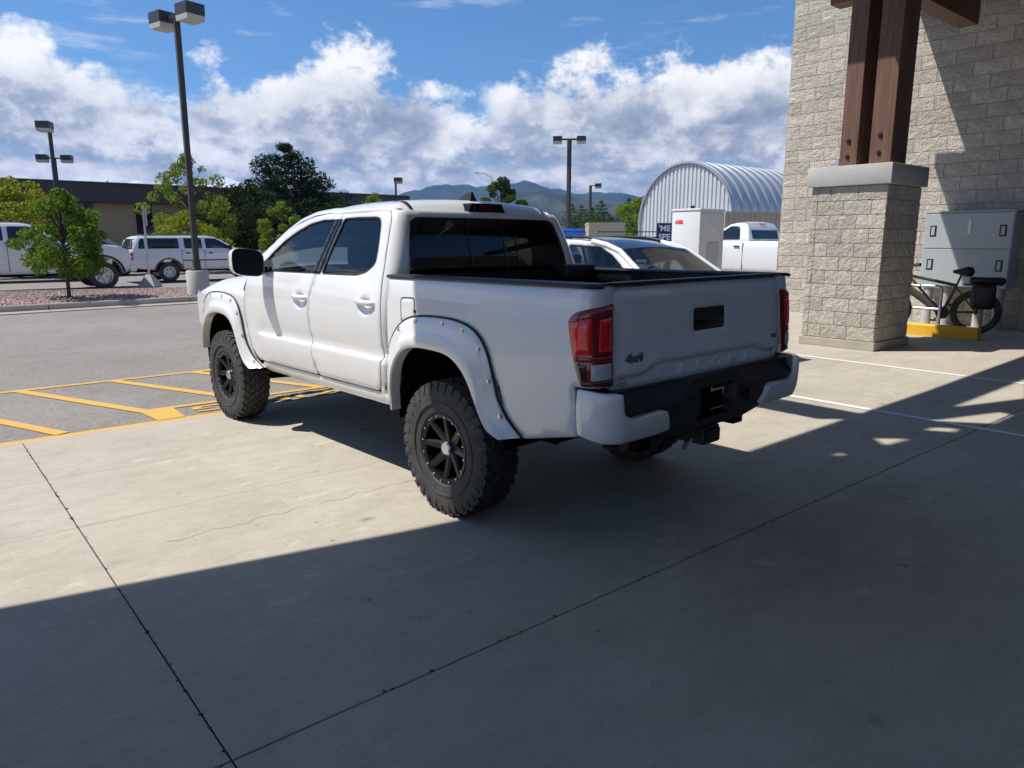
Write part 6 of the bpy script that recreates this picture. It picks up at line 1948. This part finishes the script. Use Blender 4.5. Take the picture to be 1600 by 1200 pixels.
# ================================================================== trees
M['bark'] = simple('bark', (.085, .065, .05), .95, bump=.5, bscale=30, noise=.3, nscale=10)
LEAF = {
    'maple': leafmat('maple_leaf', (.075, .15, .02), (.20, .30, .045), .42),
    'yellow': leafmat('honeylocust_leaf', (.16, .20, .015), (.34, .36, .04), .45),
    'lime': leafmat('lime_leaf', (.10, .17, .02), (.24, .32, .045), .4),
    'lime2': leafmat('ash_leaf', (.13, .19, .02), (.27, .33, .05), .45),
    'pine': leafmat('pine_needle', (.014, .030, .016), (.040, .062, .030), .1),
    'dark': leafmat('dark_leaf', (.022, .040, .018), (.055, .075, .032), .2),
    'green': leafmat('green_leaf', (.035, .080, .018), (.09, .16, .035), .3),
}
def leaves_mesh(name, centers, radii, n, size, seed, droop=0.0, aspect=.55):
    r = np.random.default_rng(seed)
    c = np.array(centers); w = np.array([q[0] * q[1] * q[2] for q in radii]) ** .67
    idx = r.choice(len(c), n, p=w / w.sum())
    d = r.normal(size=(n, 3)); d /= np.linalg.norm(d, axis=1)[:, None]
    rad = r.uniform(.25, 1.0, n) ** .45
    P = c[idx] + d * np.array(radii)[idx] * rad[:, None]
    a = r.normal(size=(n, 3)); a[:, 2] -= droop; a /= np.linalg.norm(a, axis=1)[:, None]
    b = np.cross(a, d + r.normal(size=(n, 3)) * .6); b /= (np.linalg.norm(b, axis=1)[:, None] + 1e-9)
    s = size * r.uniform(.6, 1.3, n)[:, None]
    v = np.stack([P - a * s * .5, P + b * s * aspect * .5, P + a * s * .5, P - b * s * aspect * .5], 1).reshape(-1, 3)
    me = bpy.data.meshes.new(name)
    me.vertices.add(len(v)); me.vertices.foreach_set('co', v.ravel())
    me.loops.add(n * 4); me.loops.foreach_set('vertex_index', np.arange(n * 4))
    me.polygons.add(n); me.polygons.foreach_set('loop_start', np.arange(0, n * 4, 4)); me.polygons.foreach_set('loop_total', np.full(n, 4))
    me.update(calc_edges=True); me.validate()
    return me

def tree(name, label, loc, h, crown_w, z0, kind, n=5000, leaf=.12, seed=1, trunk=.07, clumps=26, top=1.0, airy=1.0, cat='tree', group=None, stems=1, lean=0.0):
    """rounded broad-leaf tree: trunk, limbs to every clump, leaves around clumps"""
    rs = random.Random(seed)
    T = group_obj(name, label, cat, loc, 0, group)
    C, Rr = [], []
    for i in range(clumps):
        t = (i + .5) / clumps
        z = z0 + (h - z0) * (.08 + .86 * t)
        prof = math.sin(math.pi * min(1, max(.0, (.12 + .88 * t)) ** .8)) ** .7 if top < 2 else (1 - t) ** .8
        a = rs.uniform(0, 2 * math.pi); rr = crown_w / 2 * prof * math.sqrt(rs.uniform(.08, 1)) * .92
        cr = crown_w * rs.uniform(.11, .19) * (1.1 - .45 * t) * airy
        C.append((rr * math.cos(a) + lean * t, rr * math.sin(a), z)); Rr.append((cr, cr, cr * rs.uniform(.6, .9)))
    tr = MB()
    hub = z0 + (h - z0) * .25
    for s_ in range(stems):
        ox = 0 if stems == 1 else rs.uniform(-.25, .25)
        tr.tube([(ox, 0, -.03), (ox + rs.uniform(-.03, .03), rs.uniform(-.03, .03), hub * .5), (0 + lean * .2, 0, hub), (lean * .6, 0, z0 + (h - z0) * .7)], [trunk, trunk * .8, trunk * .62, trunk * .25], 8)
    to = tr.build('trunk', M['bark'], T, smooth=60)
    lm = MB()
    for c in C:
        zb = min(c[2] - .1, hub + (c[2] - hub) * .45); zb = max(zb, hub * .75)
        m_ = (c[0] * .45, c[1] * .45, (zb + c[2]) / 2 + .05)
        lm.tube([(lean * .3, 0, zb), m_, c], [trunk * .34, trunk * .22, trunk * .08], 5)
    tag(lm.build('limbs', M['bark'], to, smooth=60), kind='stuff')
    me = leaves_mesh('crown', C, Rr, n, leaf, seed)
    me.materials.append(LEAF[kind])
    o = link('crown', me, None, T); o['kind'] = 'stuff'
    return T

def conifer(label, loc, h, w, kind='pine', n=6000, seed=1, leaf=.30, group=None, blunt=.0, z0=.0):
    rs = random.Random(seed)
    T = group_obj('conifer', label, 'tree', loc, 0, group)
    tr = MB(); tr.tube([(0, 0, -.05), (0, 0, h * .95)], [h * .028, h * .004], 8); to = tr.build('trunk', M['bark'], T)
    C, Rr = [], []
    lm = MB()
    tiers = 15
    for i in range(tiers):
        t = i / (tiers - 1)
        z = z0 + (h - z0) * (.06 + .93 * t)
        rw = w / 2 * ((1 - t) ** .75 * (1 - blunt) + blunt * math.sqrt(max(0, 1 - t ** 2.2))) + .12
        m_ = max(3, int(9 * (1 - t * .6)))
        for k in range(m_):
            a = k * 2 * math.pi / m_ + rs.uniform(-.35, .35) + i
            L_ = rw * rs.uniform(.65, 1.12)
            e = (L_ * math.cos(a), L_ * math.sin(a), z + rs.uniform(-.1, .25) * L_ * .5)
            lm.tube([(0, 0, z - .05 * L_), e], [h * .006, h * .002], 4)
            for q in (.45, .72, 1.0):
                C.append((e[0] * q, e[1] * q, z - .05 * L_ + (e[2] - z) * q)); s = w * .085 * rs.uniform(.7, 1.3) * (1.15 - .5 * t); Rr.append((s, s, s * .62))
    tag(lm.build('limbs', M['bark'], to), kind='stuff')
    me = leaves_mesh('crown', C, Rr, n, leaf, seed, aspect=.22)
    me.materials.append(LEAF[kind]); o = link('crown', me, None, T); o['kind'] = 'stuff'
    return T

tree('young_tree', 'young maple in the gravel island at left', (3.32, 21.4, .13), 2.75, 2.3, .5, 'maple', 10000, .092, 6, .05, 70, airy=.70)
tree('yellow_tree', 'yellow-green tree at the far left edge behind the white pickup', (4.2, 38.6, 0), 4.15, 5.6, .8, 'yellow', 8000, .17, 8, .10, 44, airy=.75)
tree('yellow_tree', 'tall loose yellow-green tree behind the long white suv', (12.2, 40.5, 0), 6.1, 5.0, 1.0, 'lime2', 7000, .15, 12, .10, 52, airy=.6)
tree('yellow_shrub', 'low bright yellow-green shrub at the foot of the tall loose tree', (11.2, 38.2, 0), 2.9, 4.4, .3, 'yellow', 8000, .14, 15, .06, 40, cat='shrub', airy=.75)
tree('dark_tree', 'broad dark tree left of the large conifer', (16.6, 44, 0), 4.7, 7.4, .5, 'dark', 14000, .20, 18, .14, 46, airy=.8)
conifer('large dark conifer behind the pickup cab', (20.3, 47.2, 0), 7.5, 8.4, 'pine', 34000, 3, .36, blunt=.7)
tree('dark_tree', 'low dark shrubbery under the large conifer', (22.4, 43.6, 0), 3.9, 9.0, .2, 'dark', 14000, .20, 19, .14, 46, cat='shrub', airy=.8)
tree('small_tree', 'small bright green tree just beyond the pickup windscreen', (10.0, 23.75, .1), 2.85, 2.0, .6, 'lime', 4200, .11, 22, .045, 36, airy=.65)
tree('light_tree', 'thin light green tree before the office rooftop units', (26.3, 46.5, 0), 4.9, 4.2, 1.0, 'lime2', 3600, .15, 25, .08, 40, airy=.6)
tree('green_tree', 'round green tree rising above the pickup roof', (41.9, 51.6, 0), 7.2, 5.2, .6, 'green', 11000, .24, 28, .16, 46, airy=.8)
tree('light_tree', 'yellow-green tree beside the arched building', (55.5, 47.5, 0), 5.6, 6.0, .8, 'lime', 6000, .26, 31, .12, 26)
rt = random.Random(5)
pos = ['first', 'second', 'third', 'fourth', 'fifth', 'sixth', 'seventh', 'eighth']
for i, px in enumerate((893, 908, 925, 938, 951, 966, 981, 998)):
    az = math.atan((px - 800) / 1165) + YAW; dd = 86 + rt.uniform(-5, 6)
    conifer(f'{pos[i]} conifer from the left in the row left of the arched building', (dd * math.sin(az), dd * math.cos(az), 0), rt.uniform(3.8, 6.2), rt.uniform(3.2, 4.4), 'green', 2600, 40 + i, .42, 'conifers left of the arched building', blunt=.35)
for i, (px, dd) in enumerate(((690, 100), (640, 110), (590, 120))):
    az = math.atan((px - 800) / 1165) + YAW
    tree('green_tree', ['distant green tree hidden behind the cab, right', 'distant green tree hidden behind the cab, middle', 'distant green tree hidden behind the cab, left'][i], (dd * math.sin(az), dd * math.cos(az), 0), 5.5, 6, 1, 'green', 2500, .45, 60 + i, .15, 20)

# ================================================================== hills and haze
HAZE = 1.05e-4
def hill_mat(name, lo, hi, snow=None):
    m, t, b = new_mat(name)
    L = t.links.new
    geo = N(t, 'ShaderNodeNewGeometry')
    n = N(t, 'ShaderNodeTexNoise', inp={'Scale': .004, 'Detail': 8., 'Roughness': .6}); L(geo.outputs['Position'], n.inputs['Vector'])
    r = N(t, 'ShaderNodeMapRange', inp={'From Min': .40, 'From Max': .60}); L(n.outputs[0], r.inputs[0])
    mx = N(t, 'ShaderNodeMix', data_type='RGBA'); mx.inputs[6].default_value = (*lo, 1); mx.inputs[7].default_value = (*hi, 1); L(r.outputs[0], mx.inputs[0])
    last = mx.outputs[2]
    if snow:
        sp = N(t, 'ShaderNodeSeparateXYZ'); L(geo.outputs['Position'], sp.inputs[0])
        a = N(t, 'ShaderNodeMath', operation='MULTIPLY_ADD', inp={1: 140., 2: 0}); L(n.outputs[0], a.inputs[0]); L(sp.outputs['Z'], a.inputs[2])
        sr = N(t, 'ShaderNodeMapRange', inp={'From Min': snow, 'From Max': snow + 45}); L(a.outputs[0], sr.inputs[0])
        m2 = N(t, 'ShaderNodeMix', data_type='RGBA'); L(sr.outputs[0], m2.inputs[0]); L(last, m2.inputs[6]); m2.inputs[7].default_value = (.8, .82, .85, 1); last = m2.outputs[2]
    L(last, b.inputs['Base Color']); b.inputs['Roughness'].default_value = 1; b.inputs['Specular IOR Level'].default_value = 0
    return m

def ridge(name, label, dist, depth, prof, mat, seed, rough=.10):
    """prof: list of (photo x, photo y) of the crest as seen from the lot, turned into bearing and height"""
    r = np.random.default_rng(seed)
    px = np.array([p[0] for p in prof], float); py = np.array([p[1] for p in prof], float)
    X = np.arange(px[0], px[-1] + 1, 6.0)
    Y = np.interp(X, px, py)
    az = np.arctan((X - 800) / 1165) + YAW
    k = np.cos(az - YAW)
    Hh = (375 - Y) / 1165 * dist * 1.0 / 1.0 + CAM_H
    rows = 26
    ph = r.uniform(0, 6.28, (6, 3))
    def nz(u, v):
        s = 0; a = 1
        for q in range(6):
            f = 1.7 ** q
            s += a * math.sin(u * f * 9 + ph[q, 0] + 2.2 * math.sin(v * f * 3 + ph[q, 1])) * math.cos(v * f * 5 + ph[q, 2]); a *= .6
        return s
    m = MB(); v = []
    for j in range(rows):
        t = j / (rows - 1)            # 0 crest .. 1 foot
        d = (dist - depth * t)
        for i, a in enumerate(az):
            D = d / k[i]
            prof_h = Hh[i] * (1 - t) ** 1.15
            hh = prof_h + Hh[i] * rough * nz(X[i] / 120.0, t * 1.6) * (t * (1 - t)) * 3.2
            if j == 0: hh += Hh[i] * .018 * nz(X[i] / 70., .3)
            v.append((D * math.sin(a), D * math.cos(a), max(hh, -40 if t > .95 else 0)))
    n = len(X)
    m.add(v, [(j * n + i, j * n + i + 1, (j + 1) * n + i + 1, (j + 1) * n + i) for j in range(rows - 1) for i in range(n - 1)])
    # back slope so the ridge is a body, not a curtain
    v2 = [(p[0] * 1.25, p[1] * 1.25, -40) for p in v[:n]]
    b0 = len(m.v); m.v.extend(v2)
    m.f.extend([(b0 + i, b0 + i + 1, i + 1, i) for i in range(n - 1)])
    o = m.build(name, mat, None, smooth=180)
    return tag(o, label, 'hills', kind='structure')
ridge('hills', 'dark forested ridge behind the pickup roof', 5000, 2000, [(-400, 372), (100, 368), (480, 345), (560, 330), (615, 310), (650, 299), (700, 290), (745, 294), (780, 290), (822, 286), (862, 297), (905, 305), (950, 302), (1000, 309), (1060, 306), (1150, 315), (1400, 330), (2200, 345)], hill_mat('forest_ridge', (.018, .028, .018), (.035, .045, .028)), 3, .08)
ridge('hills', 'lower pale green hills right of the pickup roof', 3000, 1500, [(560, 374), (640, 352), (700, 330), (760, 312), (800, 302), (845, 297), (890, 309), (930, 313), (975, 318), (1020, 316), (1100, 326), (1300, 340), (1700, 352), (2200, 360)], hill_mat('grass_hills', (.028, .036, .026), (.075, .078, .048)), 9, .12)
ridge('hills', 'snowy mountains on the horizon behind the office building', 6500, 1900, [(-300, 350), (-50, 320), (100, 305), (190, 293), (225, 286), (260, 292), (320, 287), (360, 283), (395, 288), (440, 300), (520, 318), (600, 340)], hill_mat('snow_mountains', (.05, .06, .06), (.10, .10, .09), 430), 14, .10)

hz, ht, hb_ = new_mat('haze_air')
ht.nodes.remove(hb_)
pv = N(ht, 'ShaderNodeVolumePrincipled', inp={'Color': (.30, .54, 1.0, 1), 'Density': HAZE, 'Anisotropy': 0.2})
ht.links.new(pv.outputs[0], ht.nodes['Material Output'].inputs['Volume'])
b = MB(); b.box((-8300, -8300, -62), (8300, 8300, 560))
tag(b.build('haze', hz), 'pale summer haze in the air', 'haze', kind='stuff')
